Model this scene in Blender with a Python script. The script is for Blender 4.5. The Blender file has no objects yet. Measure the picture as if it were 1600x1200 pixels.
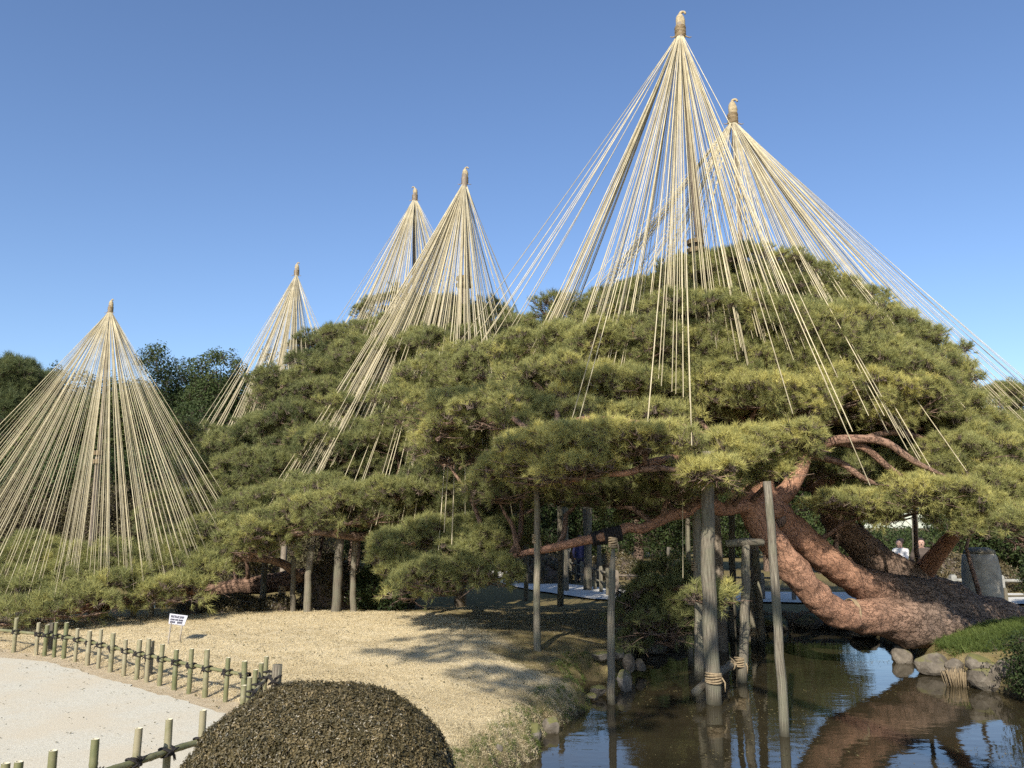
import bpy, bmesh, math, random
import numpy as np
from mathutils import Vector, Matrix

random.seed(7)
rng = np.random.default_rng(11)
R = math.radians
S = bpy.context.scene
COL = S.collection

# ------------------------------------------------------------------ camera
F_PX = 1290.0
PITCH = R(9.77)
CAM_Z = 1.70
cd = bpy.data.cameras.new('camera')
cam = bpy.data.objects.new('camera', cd)
COL.objects.link(cam)
cam.location = (0, 0, CAM_Z)
cam.rotation_euler = (R(90) + PITCH, 0, 0)
cd.sensor_width = 36.0
cd.lens = F_PX / 1600 * 36
cd.clip_start = 0.05
cd.clip_end = 3000
S.camera = cam

# ------------------------------------------------------------------ sky, sun, exposure
SUN_EL = 34.0
SUN_AZ = 200.0        # clockwise from +Y, where the sun stands (behind the camera, a little left)
world = bpy.data.worlds.new('World')
S.world = world
world.use_nodes = True
wn = world.node_tree.nodes
bg = wn['Background']
sky = wn.new('ShaderNodeTexSky')
sky.sky_type = 'NISHITA'
sky.sun_disc = False
sky.sun_elevation = R(SUN_EL)
sky.sun_rotation = R(SUN_AZ)
sky.altitude = 0
sky.air_density = 1.0
sky.dust_density = .5
sky.ozone_density = 3.6
hs_ = wn.new('ShaderNodeHueSaturation'); hs_.inputs['Saturation'].default_value = 1.04; hs_.inputs['Hue'].default_value = .505
world.node_tree.links.new(sky.outputs[0], hs_.inputs['Color'])
world.node_tree.links.new(hs_.outputs[0], bg.inputs[0])
bg.inputs[1].default_value = 0.110
sl = bpy.data.lights.new('sun', 'SUN')
sl.energy = 4.6
sl.angle = R(0.53)
sl.color = (1.0, 0.94, 0.84)
sun = bpy.data.objects.new('sun', sl)
COL.objects.link(sun)
sd = Vector((math.sin(R(SUN_AZ)) * math.cos(R(SUN_EL)), math.cos(R(SUN_AZ)) * math.cos(R(SUN_EL)), math.sin(R(SUN_EL))))
sun.rotation_euler = sd.to_track_quat('Z', 'Y').to_euler()
sun.location = sd * 60
S.view_settings.view_transform = 'Standard'
S.view_settings.look = 'None'
S.view_settings.gamma = 1
S.view_settings.use_curve_mapping = False
S.view_settings.exposure = 0.68
S.render.engine = 'CYCLES'
S.cycles.max_bounces = 4
S.cycles.diffuse_bounces = 2
S.cycles.glossy_bounces = 2
S.cycles.transmission_bounces = 2
S.cycles.use_adaptive_sampling = True
S.cycles.adaptive_threshold = .02
S.cycles.use_denoising = False
S.cycles.denoiser = 'OPENIMAGEDENOISE'
S.cycles.denoising_input_passes = 'RGB_ALBEDO_NORMAL'
S.cycles.denoising_prefilter = 'ACCURATE'

# ------------------------------------------------------------------ survey helpers: bearing in the picture + distance -> a place in the garden
CP, SP = math.cos(PITCH), math.sin(PITCH)
def ray(px, py):
    a = (px - 800) / F_PX
    b = (600 - py) / F_PX
    return np.array([a, CP - b * SP, SP + b * CP])
def at(px, py, Y):
    d = ray(px, py)
    return np.array([0, 0, CAM_Z]) + d * (Y / d[1])
def atz(px, py, z):
    d = ray(px, py)
    return np.array([0, 0, CAM_Z]) + d * ((z - CAM_Z) / d[2])
def mpp(Y):                       # metres per photo pixel at distance Y
    return Y / F_PX

def nz(p, f=1.0, seed=0.0):       # smooth noise on an (n,3) array, about -1..1
    p = np.asarray(p, float) * f + seed * 7.31
    x, y, z = p[..., 0], p[..., 1], p[..., 2]
    return (np.sin(x * 1.7 + 2.1 * np.sin(y * 1.3 + z * .7)) + np.sin(y * 2.1 + 1.7 * np.sin(z * 1.9 - x * .8))
            + np.sin(z * 1.5 + 1.9 * np.sin(x * 1.1 + y * .9)) + .5 * np.sin(x * 4.3 + y * 3.1) + .5 * np.sin(y * 4.9 - z * 3.7)) / 3.2

# ------------------------------------------------------------------ object helpers
def tag(o, label=None, cat=None, group=None, kind=None):
    if label: o['label'] = label
    if cat: o['category'] = cat
    if group: o['group'] = group
    if kind: o['kind'] = kind
    return o
def empty(name, loc=(0, 0, 0), label=None, cat=None, group=None):
    o = bpy.data.objects.new(name, None)
    COL.objects.link(o)
    o.location = loc
    o.empty_display_size = .2
    return tag(o, label, cat, group)

class MB:
    """collects vertices, faces and uv for ONE mesh"""
    def __init__(s):
        s.v = []; s.f = []; s.uv = []; s.mi = []; s.n = 0; s.att = []
    def add(s, v, f, uv=None, mi=0, att=None):
        v = np.asarray(v, float)
        for q in f:
            s.f.append(tuple(int(i) + s.n for i in q)); s.mi.append(mi)
        s.v.append(v)
        if uv is None: uv = v[:, :2]
        s.uv.append(np.asarray(uv, float))
        s.att.append(np.zeros(len(v)) if att is None else np.asarray(att, float))
        s.n += len(v)
    def tube(s, pts, rad, seg=8, mi=0, rough=0.0, rf=6.0, cap=True, att=None, ell=1.0):
        pts = np.asarray(pts, float); k = len(pts)
        rad = np.full(k, rad, float) if np.isscalar(rad) else np.asarray(rad, float)
        tan = np.gradient(pts, axis=0)
        tan /= np.linalg.norm(tan, axis=1)[:, None] + 1e-9
        up = np.array([0, 1, 0.01]) if abs(tan[0][1]) < .9 else np.array([1, 0, 0.])
        vs, uv, aa = [], [], []
        L = 0
        th = np.linspace(0, 2 * np.pi, seg, endpoint=False)
        for i in range(k):
            if i: L += np.linalg.norm(pts[i] - pts[i - 1])
            b = np.cross(tan[i], up); b /= np.linalg.norm(b) + 1e-9
            n = np.cross(b, tan[i]); up = n
            ring = pts[i] + rad[i] * (np.cos(th)[:, None] * n + ell * np.sin(th)[:, None] * b)
            if rough:
                ring = pts[i] + (ring - pts[i]) * (1 + rough * nz(ring, rf, s.n % 13))[:, None]
            vs.append(ring)
            uu = np.abs(th - np.pi) * rad[i]
            uv.append(np.stack([uu, np.full(seg, L)], 1))
            aa.append(np.full(seg, 0 if att is None else att[i]))
        f = []
        for i in range(k - 1):
            for j in range(seg):
                a, b2 = i * seg + j, i * seg + (j + 1) % seg
                f.append((a, b2, b2 + seg, a + seg))
        vs = np.concatenate(vs); uv = np.concatenate(uv); aa = np.concatenate(aa)
        if cap:
            f.append(tuple(range(seg - 1, -1, -1)))
            f.append(tuple((k - 1) * seg + j for j in range(seg)))
        s.add(vs, f, uv, mi, aa)
    def box(s, c, size, rot=None, mi=0):
        h = np.array(size) / 2
        v = np.array([[x, y, z] for x in (-1, 1) for y in (-1, 1) for z in (-1, 1)], float) * h
        if rot is not None: v = v @ np.asarray(rot).T
        s.add(v + np.asarray(c), [(0, 1, 3, 2), (4, 6, 7, 5), (0, 4, 5, 1), (2, 3, 7, 6), (0, 2, 6, 4), (1, 5, 7, 3)], None, mi)
    def build(s, name, mats, parent=None, smooth=True, kind=None, att_name=None):
        v = np.concatenate(s.v)
        me = bpy.data.meshes.new(name)
        if parent is not None:
            v = v - np.array(parent_world(parent))
        me.from_pydata(v.tolist(), [], s.f)
        uvs = np.concatenate(s.uv)
        ul = me.uv_layers.new(name='uv')
        li = np.empty(len(me.loops), np.int32); me.loops.foreach_get('vertex_index', li)
        ul.data.foreach_set('uv', uvs[li].ravel().astype(np.float32))
        if not isinstance(mats, (list, tuple)): mats = [mats]
        for m in mats: me.materials.append(m)
        me.polygons.foreach_set('material_index', np.array(s.mi, np.int32))
        if smooth: me.polygons.foreach_set('use_smooth', np.ones(len(me.polygons), bool))
        if att_name:
            a = me.attributes.new(att_name, 'FLOAT', 'POINT')
            a.data.foreach_set('value', np.concatenate(s.att).astype(np.float32))
        me.update()
        o = bpy.data.objects.new(name, me)
        COL.objects.link(o)
        if parent is not None: o.parent = parent
        if kind: o['kind'] = kind
        return o
def parent_world(p):
    x = np.array(p.location, float)
    while p.parent is not None:
        p = p.parent; x = x + np.array(p.location, float)
    return x

def smooth_path(P, n=6):
    P = np.asarray(P, float); out = []
    k = len(P)
    for i in range(k - 1):
        p0, p1, p2, p3 = P[max(i - 1, 0)], P[i], P[i + 1], P[min(i + 2, k - 1)]
        for t in np.linspace(0, 1, n, endpoint=False):
            out.append(.5 * ((2 * p1) + (-p0 + p2) * t + (2 * p0 - 5 * p1 + 4 * p2 - p3) * t * t + (-p0 + 3 * p1 - 3 * p2 + p3) * t ** 3))
    out.append(P[-1])
    return np.array(out)

# ------------------------------------------------------------------ materials
def mat(name):
    m = bpy.data.materials.new(name); m.use_nodes = True
    nt = m.node_tree
    return m, nt, nt.nodes['Principled BSDF']
def node(nt, t, **kw):
    n = nt.nodes.new(t)
    for k, v in kw.items():
        if k == 'inp':
            for a, b in v.items(): n.inputs[a].default_value = b
        else: setattr(n, k, v)
    return n
def ramp(nt, fac, stops, interp='LINEAR'):
    r = nt.nodes.new('ShaderNodeValToRGB'); r.color_ramp.interpolation = interp
    e = r.color_ramp.elements
    while len(e) < len(stops): e.new(.5)
    for el, (p, c) in zip(e, stops):
        el.position = p; el.color = (*c, 1) if len(c) == 3 else c
    nt.links.new(fac, r.inputs[0])
    return r.outputs[0]
def mixc(nt, fac, a, b, mode='MIX'):
    n = nt.nodes.new('ShaderNodeMix'); n.data_type = 'RGBA'; n.blend_type = mode
    for s, v in ((n.inputs[0], fac), (n.inputs[6], a), (n.inputs[7], b)):
        if hasattr(v, 'is_linked') or hasattr(v, 'links'): nt.links.new(v, s)
        elif isinstance(v, (int, float)): s.default_value = v
        else: s.default_value = (*v, 1)
    return n.outputs[2]
def coord(nt, kind='Object', scale=(1, 1, 1)):
    tc = nt.nodes.new('ShaderNodeTexCoord')
    mp = nt.nodes.new('ShaderNodeMapping'); mp.inputs['Scale'].default_value = scale
    nt.links.new(tc.outputs[kind], mp.inputs[0])
    return mp.outputs[0]
def noise(nt, vec, scale, detail=4, rough=.6):
    n = nt.nodes.new('ShaderNodeTexNoise')
    n.inputs['Scale'].default_value = scale; n.inputs['Detail'].default_value = detail; n.inputs['Roughness'].default_value = rough
    if vec is not None: nt.links.new(vec, n.inputs['Vector'])
    return n.outputs[0]
def geo_pos(nt):
    return nt.nodes.new('ShaderNodeNewGeometry').outputs['Position']
def bump(nt, h, strength, dist, bsdf, prev=None):
    b = nt.nodes.new('ShaderNodeBump'); b.inputs['Strength'].default_value = strength; b.inputs['Distance'].default_value = dist
    nt.links.new(h, b.inputs['Height'])
    if prev is not None: nt.links.new(prev, b.inputs['Normal'])
    nt.links.new(b.outputs[0], bsdf.inputs['Normal'])
    return b.outputs[0]

def leaf_material(name, c0, c1, c2, rough=.55, trans=.35, spec=.3):
    """tint 0..1 per clump, wide spread from blue-green to yellow-green"""
    m, nt, b = mat(name)
    a = node(nt, 'ShaderNodeAttribute', attribute_type='INSTANCER', attribute_name='tint')
    n = noise(nt, geo_pos(nt), 22, 2)
    ma = node(nt, 'ShaderNodeMath', operation='MULTIPLY_ADD', inp={1: .5, 2: -.25})
    nt.links.new(n, ma.inputs[0])
    ad = node(nt, 'ShaderNodeMath', operation='ADD')
    nt.links.new(ma.outputs[0], ad.inputs[0]); nt.links.new(a.outputs['Fac'], ad.inputs[1])
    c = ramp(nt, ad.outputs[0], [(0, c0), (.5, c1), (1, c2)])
    nt.links.new(c, b.inputs['Base Color'])
    b.inputs['Roughness'].default_value = rough
    b.inputs['Specular IOR Level'].default_value = spec
    tr = nt.nodes.new('ShaderNodeBsdfTranslucent'); nt.links.new(c, tr.inputs[0])
    mx = nt.nodes.new('ShaderNodeMixShader'); mx.inputs[0].default_value = trans
    nt.links.new(b.outputs[0], mx.inputs[1]); nt.links.new(tr.outputs[0], mx.inputs[2])
    nt.links.new(mx.outputs[0], nt.nodes['Material Output'].inputs[0])
    return m

M = {}
M['needle'] = leaf_material('pine_needles', (.110, .135, .056), (.335, .335, .122), (.63, .56, .18), trans=.38)
M['leaf'] = leaf_material('broad_leaves', (.026, .042, .015), (.055, .078, .024), (.115, .125, .036), rough=.55, trans=.28, spec=.2)
M['azalea'] = leaf_material('azalea_leaves', (.046, .040, .017), (.112, .088, .038), (.26, .195, .095), rough=.42, trans=.2, spec=.5)
M['straw'] = leaf_material('dry_grass', (.43, .35, .205), (.61, .51, .315), (.75, .65, .44), rough=.8, trans=.3, spec=.2)
M['grass'] = leaf_material('green_grass', (.06, .09, .02), (.13, .17, .04), (.26, .26, .08), rough=.6, trans=.35)
M['shrub'] = leaf_material('brown_shrub', (.05, .05, .022), (.10, .085, .038), (.16, .13, .055), rough=.6, trans=.2)

def m_twig():
    m, nt, b = mat('twig_bark')
    n = noise(nt, geo_pos(nt), 9, 4)
    nt.links.new(ramp(nt, n, [(.3, (.055, .040, .030)), (.6, (.13, .095, .070)), (.8, (.22, .17, .13))]), b.inputs[0])
    b.inputs['Roughness'].default_value = .85
    return m
M['twig'] = m_twig()

def m_bark():
    m, nt, b = mat('red_pine_bark')
    uv = node(nt, 'ShaderNodeUVMap', uv_map='uv').outputs[0]
    pos = geo_pos(nt)
    nn = node(nt, 'ShaderNodeTexNoise', inp={'Scale': 4.0, 'Detail': 6, 'Roughness': .65}); nt.links.new(pos, nn.inputs['Vector'])
    mp = node(nt, 'ShaderNodeMapping', inp={'Scale': (1.0, .33, 1)}); nt.links.new(uv, mp.inputs[0])
    wob = node(nt, 'ShaderNodeVectorMath', operation='MULTIPLY_ADD'); wob.inputs[1].default_value = (.26, .26, .26)
    nt.links.new(nn.outputs[1], wob.inputs[0]); nt.links.new(mp.outputs[0], wob.inputs[2])
    vo = node(nt, 'ShaderNodeTexVoronoi', feature='DISTANCE_TO_EDGE', inp={'Scale': 15.0}); nt.links.new(wob.outputs[0], vo.inputs['Vector'])
    vc = node(nt, 'ShaderNodeTexVoronoi', feature='F1', inp={'Scale': 15.0}); nt.links.new(wob.outputs[0], vc.inputs['Vector'])
    age = node(nt, 'ShaderNodeAttribute', attribute_name='age').outputs['Fac']
    st = node(nt, 'ShaderNodeMapping', inp={'Scale': (16, 2.2, 1)}); nt.links.new(uv, st.inputs[0])
    fib = noise(nt, st.outputs[0], 2.0, 6, .7)
    n1 = noise(nt, pos, 2.6, 7, .68); n2 = noise(nt, pos, 30, 6, .75)
    young = ramp(nt, n1, [(.28, (.12, .075, .055)), (.40, (.27, .135, .085)), (.52, (.43, .21, .120)), (.70, (.54, .31, .195))])
    young = mixc(nt, .45, young, ramp(nt, n2, [(.32, (.14, .075, .05)), (.5, (.41, .21, .13)), (.68, (.56, .35, .24))]))
    young = mixc(nt, .35, young, ramp(nt, fib, [(.35, (.16, .088, .058)), (.6, (.48, .28, .18))]))
    old = ramp(nt, vc.outputs['Color'], [(.1, (.10, .066, .048)), (.5, (.19, .128, .092)), (.9, (.30, .215, .16))])
    old = mixc(nt, .6, old, ramp(nt, n2, [(.32, (.06, .042, .032)), (.68, (.34, .245, .185))]))
    old = mixc(nt, .35, old, ramp(nt, fib, [(.35, (.06, .042, .032)), (.65, (.36, .25, .18))]))
    ed = ramp(nt, vo.outputs[0], [(0, (0, 0, 0)), (.085, (1, 1, 1))])
    dk = mixc(nt, ramp(nt, n1, [(.35, (0, 0, 0)), (.6, (.55, .55, .55))]), (.035, .024, .018), old)
    old = mixc(nt, ed, dk, old)
    young = mixc(nt, ramp(nt, vo.outputs[0], [(0, (.75, .75, .75)), (.05, (0, 0, 0))]), young, (.085, .05, .036))
    nt.links.new(mixc(nt, age, young, old), b.inputs[0])
    b.inputs['Roughness'].default_value = .85
    b.inputs['Specular IOR Level'].default_value = .2
    mul = node(nt, 'ShaderNodeMath', operation='MULTIPLY'); nt.links.new(ed, mul.inputs[0])
    ma = node(nt, 'ShaderNodeMath', operation='MULTIPLY_ADD', inp={1: .8, 2: .25}); nt.links.new(age, ma.inputs[0]); nt.links.new(ma.outputs[0], mul.inputs[1])
    p = bump(nt, mul.outputs[0], .8, .03, b)
    p = bump(nt, fib, .5, .02, b, p)
    bump(nt, n2, .9, .025, b, p)
    return m
M['bark'] = m_bark()

def m_post():
    m, nt, b = mat('weathered_post_wood')
    uv = node(nt, 'ShaderNodeUVMap', uv_map='uv').outputs[0]
    mp = node(nt, 'ShaderNodeMapping', inp={'Scale': (22, 1.4, 1)}); nt.links.new(uv, mp.inputs[0])
    oi = node(nt, 'ShaderNodeObjectInfo').outputs['Random']
    g = noise(nt, mp.outputs[0], 3.0, 6, .65)
    pos = geo_pos(nt)
    n = noise(nt, pos, 4.5, 5)
    c = ramp(nt, g, [(.32, (.055, .043, .030)), (.46, (.15, .125, .088)), (.60, (.27, .235, .17)), (.75, (.38, .34, .26))])
    lich = ramp(nt, n, [(.45, (0, 0, 0)), (.62, (1, 1, 1))])
    c = mixc(nt, lich, c, mixc(nt, .5, c, (.17, .175, .11)))
    sx_ = node(nt, 'ShaderNodeSeparateXYZ'); nt.links.new(pos, sx_.inputs[0])
    wz = node(nt, 'ShaderNodeMath', operation='MULTIPLY_ADD', inp={1: .22}); nt.links.new(n, wz.inputs[0]); nt.links.new(sx_.outputs[2], wz.inputs[2])
    wm = node(nt, 'ShaderNodeMapRange', inp={1: -.34, 2: -.14, 3: 1.0, 4: 0.0}); nt.links.new(wz.outputs[0], wm.inputs[0])
    c = mixc(nt, wm.outputs[0], c, (.045, .040, .022))
    v = node(nt, 'ShaderNodeMath', operation='MULTIPLY_ADD', inp={1: .45, 2: .50}); nt.links.new(oi, v.inputs[0])
    hs = node(nt, 'ShaderNodeHueSaturation'); nt.links.new(v.outputs[0], hs.inputs['Value']); nt.links.new(c, hs.inputs['Color'])
    nt.links.new(hs.outputs[0], b.inputs[0])
    b.inputs['Roughness'].default_value = .85
    bump(nt, g, .9, .012, b)
    return m
M['post'] = m_post()

def m_simple(name, c0, c1, scale, rough=.7, bump_s=.3, dist=.01, detail=5, spec=.3):
    m, nt, b = mat(name)
    n = noise(nt, geo_pos(nt), scale, detail)
    nt.links.new(ramp(nt, n, [(.3, c0), (.7, c1)]), b.inputs[0])
    b.inputs['Roughness'].default_value = rough
    b.inputs['Specular IOR Level'].default_value = spec
    if bump_s: bump(nt, n, bump_s, dist, b)
    return m
def m_rope():
    m, nt, b = mat('straw_rope')
    n = noise(nt, geo_pos(nt), 5, 4)
    oi = node(nt, 'ShaderNodeObjectInfo').outputs['Random']
    c = ramp(nt, n, [(.3, (.42, .355, .215)), (.7, (.64, .56, .375))])
    v = node(nt, 'ShaderNodeMath', operation='MULTIPLY_ADD', inp={1: .50, 2: .62}); nt.links.new(oi, v.inputs[0])  # random tone per rope; darker ones imitate ropes on the shadow side
    hs = node(nt, 'ShaderNodeHueSaturation'); nt.links.new(v.outputs[0], hs.inputs['Value']); nt.links.new(c, hs.inputs['Color'])
    nt.links.new(hs.outputs[0], b.inputs[0]); b.inputs['Roughness'].default_value = .9
    return m
M['rope'] = m_rope()
M['binding'] = m_simple('straw_binding', (.17, .125, .075), (.34, .26, .155), 30, .9, .5)
M['capstraw'] = m_simple('cap_straw', (.21, .165, .095), (.46, .375, .235), 22, .9, .5, .02)
M['palm'] = m_simple('black_palm_rope', (.012, .011, .011), (.035, .03, .028), 40, .9, .5)
M['pole'] = m_simple('dark_pole_wood', (.13, .10, .075), (.27, .225, .17), 8, .8, .3)
M['bamboo'] = None
def m_bamboo():
    m, nt, b = mat('green_bamboo')
    pos = geo_pos(nt)
    oi = node(nt, 'ShaderNodeObjectInfo').outputs['Random']
    n = noise(nt, pos, 12, 4)
    ad = node(nt, 'ShaderNodeMath', operation='MULTIPLY_ADD', inp={1: .6}); nt.links.new(oi, ad.inputs[0]); nt.links.new(n, ad.inputs[2])
    c = ramp(nt, ad.outputs[0], [(.35, (.095, .108, .042)), (.65, (.155, .15, .072)), (1.0, (.25, .22, .135))])
    nt.links.new(c, b.inputs[0])
    b.inputs['Roughness'].default_value = .5
    bump(nt, n, .1, .004, b)
    return m
M['bamboo'] = m_bamboo()
M['bamboo_cut'] = m_simple('bamboo_cut_end', (.62, .55, .36), (.78, .72, .54), 40, .8, 0)
M['stone'] = m_simple('pillar_stone', (.20, .18, .145), (.46, .42, .34), 5, .9, .5, .03, 8)
def m_rock():
    m, nt, b = mat('pond_rock')
    pos = geo_pos(nt)
    oi = node(nt, 'ShaderNodeObjectInfo').outputs['Random']
    n = noise(nt, pos, 6, 8, .65)
    c = ramp(nt, n, [(.3, (.055, .046, .034)), (.5, (.12, .10, .075)), (.72, (.23, .20, .155))])
    nm = node(nt, 'ShaderNodeSeparateXYZ'); nt.links.new(nt.nodes.new('ShaderNodeNewGeometry').outputs['Normal'], nm.inputs[0])
    n2 = noise(nt, pos, 3, 4)
    mu = node(nt, 'ShaderNodeMath', operation='MULTIPLY'); nt.links.new(nm.outputs[2], mu.inputs[0]); nt.links.new(n2, mu.inputs[1])
    a = node(nt, 'ShaderNodeMath', operation='MULTIPLY_ADD', inp={1: .30}); nt.links.new(oi, a.inputs[0]); nt.links.new(mu.outputs[0], a.inputs[2])
    moss = ramp(nt, a.outputs[0], [(.36, (0, 0, 0)), (.50, (1, 1, 1))])
    nt.links.new(mixc(nt, moss, c, (.12, .115, .035)), b.inputs[0])
    b.inputs['Roughness'].default_value = .85
    bump(nt, n, .7, .03, b)
    return m
M['rock'] = m_rock()
M['white'] = m_simple('white_board', (.46, .45, .47), (.56, .55, .57), 3, .5, 0)
M['ink'] = m_simple('sign_ink', (.10, .10, .12), (.16, .15, .18), 9, .7, 0)
M['metal'] = m_simple('thin_steel', (.22, .19, .15), (.36, .31, .24), 20, .5, 0)
M['skin'] = m_simple('skin', (.50, .30, .22), (.58, .37, .28), 5, .6, 0)
M['hair'] = m_simple('dark_hair', (.02, .015, .012), (.05, .035, .025), 30, .6, .3)
M['coat_white'] = m_simple('white_coat', (.66, .64, .60), (.78, .76, .72), 8, .85, .3, .01)
M['coat_brown'] = m_simple('brown_coat', (.06, .045, .035), (.11, .085, .07), 8, .85, .3, .01)
M['coat_navy'] = m_simple('navy_coat', (.012, .014, .045), (.022, .024, .075), 8, .85, .3, .01)
M['trousers'] = m_simple('dark_trousers', (.02, .02, .022), (.045, .045, .05), 8, .85, .3, .01)
M['granite'] = m_simple('grey_fence_stone', (.20, .195, .17), (.32, .31, .28), 14, .8, .3)
M['gravel_pale'] = m_simple('pale_gravel', (.48, .45, .38), (.64, .61, .54), 40, .95, .5, .01, 6)

# ------------------------------------------------------------------ terrain
WATER_Z = -0.45
shore_px = [(700, 1330), (775, 1240), (838, 1198), (858, 1168), (876, 1142), (930, 1112), (944, 1096), (905, 1082), (925, 1066), (960, 1072), (1000, 1050), (1005, 1022),
            (1045, 1010), (1090, 996), (1150, 985), (1250, 976), (1330, 978), (1365, 1000), (1405, 1022), (1440, 1046), (1475, 1062), (1530, 1074), (1570, 1088), (1640, 1120), (1760, 1150)]
pond = np.array([atz(x, y, WATER_Z)[:2] for x, y in shore_px] + [[7.5, 5.2], [7.2, 3.0], [1.0, 2.6], [-.2, 4.2]])
lake = np.array([[-45, 18.6], [-20, 17.8], [-9.0, 17.8], [-6.0, 18.2], [-4.2, 18.6], [-3.0, 19.0], [-2.6, 20.5], [-3.0, 23], [-6, 25], [-12, 25.6], [-20, 26], [-45, 26]])
def sdist(P, poly):                 # signed distance, negative inside
    P = np.asarray(P, float)
    d = np.full(len(P), 1e9); inside = np.zeros(len(P), bool)
    k = len(poly)
    for i in range(k):
        a, b = poly[i], poly[(i + 1) % k]
        e = b - a; w = P - a
        t = np.clip((w @ e) / (e @ e), 0, 1)
        d = np.minimum(d, np.linalg.norm(w - t[:, None] * e, axis=1))
        c = ((a[1] > P[:, 1]) != (b[1] > P[:, 1])) & (P[:, 0] < (b[0] - a[0]) * (P[:, 1] - a[1]) / (b[1] - a[1] + 1e-12) + a[0])
        inside ^= c
    return np.where(inside, -d, d)
def sst(a, b, x):
    t = np.clip((x - a) / (b - a), 0, 1); return t * t * (3 - 2 * t)
fence_px = [(-70, 1010), (26, 1021), (104, 1030), (207, 1059), (300, 1084), (385, 1103)]
far_fence = np.array([atz(x, y, 0)[:2] for x, y in fence_px])
near_tops = [(-50, 1210), (18, 1191), (84, 1173), (149, 1155), (215, 1138), (265, 1124), (318, 1110)]
near_fence = np.array([atz(x, y, .45)[:2] for x, y in near_tops])
corner = (far_fence[-1] * .8 + near_fence[-1] * .2)
path_poly = np.concatenate([far_fence, [far_fence[-1] + [.10, -.25]], near_fence[::-1], [[-12, 3.5], [-14, 9.5]]])

def ground_z(P):
    P = np.asarray(P, float)
    x, y = P[:, 0], P[:, 1]
    z = -.30 * sst(16.5, 21.5, y)
    q = np.stack([x, y, 0 * x], 1)
    lawn = sst(0.02, .35, sdist(P, path_poly))
    z = z + lawn * ((.05 + .03 * nz(q, .8)) + .012 * nz(q, 5)) * (1 - sst(20.5, 21.5, y))
    z += .10 * np.exp(-((x + 4.0) ** 2 / 18 + (y - 14.5) ** 2 / 5))
    dp = sdist(P, pond) + .07 * nz(q, 2.6, 2) + .03 * nz(q, 8, 4)
    near = sst(10.3, 13, y)                         # steeper bank near, gentler farther
    bank = sst(-.30, .42, dp)
    z = z * bank + (-1.0) * (1 - bank)
    z -= .18 * (1 - sst(.3, 1.6, dp)) * bank
    z = z + .22 * np.exp(-((x - 8.2) ** 2 / 1.6 + (y - 12.8) ** 2 / 1.4)) * sst(-.1, .4, dp)
    dl = sdist(P, lake) + .1 * nz(q, 1.5, 3)
    lk = sst(-.5, .5, dl)
    z = z * lk + (-1.0) * (1 - lk)
    return z
def gz(x, y): return float(ground_z(np.array([[x, y]]))[0])

xs = np.concatenate([-np.geomspace(600, 22, 14), np.linspace(-20, -9, 45), np.linspace(-8.9, 11.5, 250), np.linspace(11.8, 20, 30), np.geomspace(22, 600, 14)])
ys = np.concatenate([[-600, -200, -60, -20, -5, 0], np.linspace(1.5, 3.9, 14), np.linspace(4, 18, 180), np.linspace(18.2, 45, 90), np.geomspace(48, 900, 14)])
X, Y = np.meshgrid(xs, ys)
gp = np.stack([X.ravel(), Y.ravel()], 1)
gh = ground_z(gp)
nx, ny = len(xs), len(ys)
idx = np.arange(nx * ny).reshape(ny, nx)
gf = np.stack([idx[:-1, :-1], idx[:-1, 1:], idx[1:, 1:], idx[1:, :-1]], -1).reshape(-1, 4)
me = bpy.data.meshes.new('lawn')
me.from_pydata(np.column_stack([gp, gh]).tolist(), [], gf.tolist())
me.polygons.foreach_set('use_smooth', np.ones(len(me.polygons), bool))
q3 = np.column_stack([gp, 0 * gh])
# moss grows under the pines, bare earth along the fence, wet mud in the pond
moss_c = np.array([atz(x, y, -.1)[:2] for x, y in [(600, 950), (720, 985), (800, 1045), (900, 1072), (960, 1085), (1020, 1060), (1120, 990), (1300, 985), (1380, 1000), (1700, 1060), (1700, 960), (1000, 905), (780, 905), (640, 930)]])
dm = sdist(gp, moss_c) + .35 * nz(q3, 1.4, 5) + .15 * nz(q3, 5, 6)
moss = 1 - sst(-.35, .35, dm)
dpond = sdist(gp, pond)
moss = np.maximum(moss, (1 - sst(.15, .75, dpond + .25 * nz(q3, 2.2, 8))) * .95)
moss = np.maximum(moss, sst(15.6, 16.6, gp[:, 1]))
dpath = sdist(gp, path_poly)
dirt = 1 - sst(.10, .5, dpath + .12 * nz(q3, 3, 9))
mud = 1 - sst(-.45, -.25, gh)
for nm, val in (('moss', moss), ('dirt', dirt), ('mud', mud)):
    a = me.attributes.new(nm, 'FLOAT', 'POINT'); a.data.foreach_set('value', val.astype(np.float32))
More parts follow.
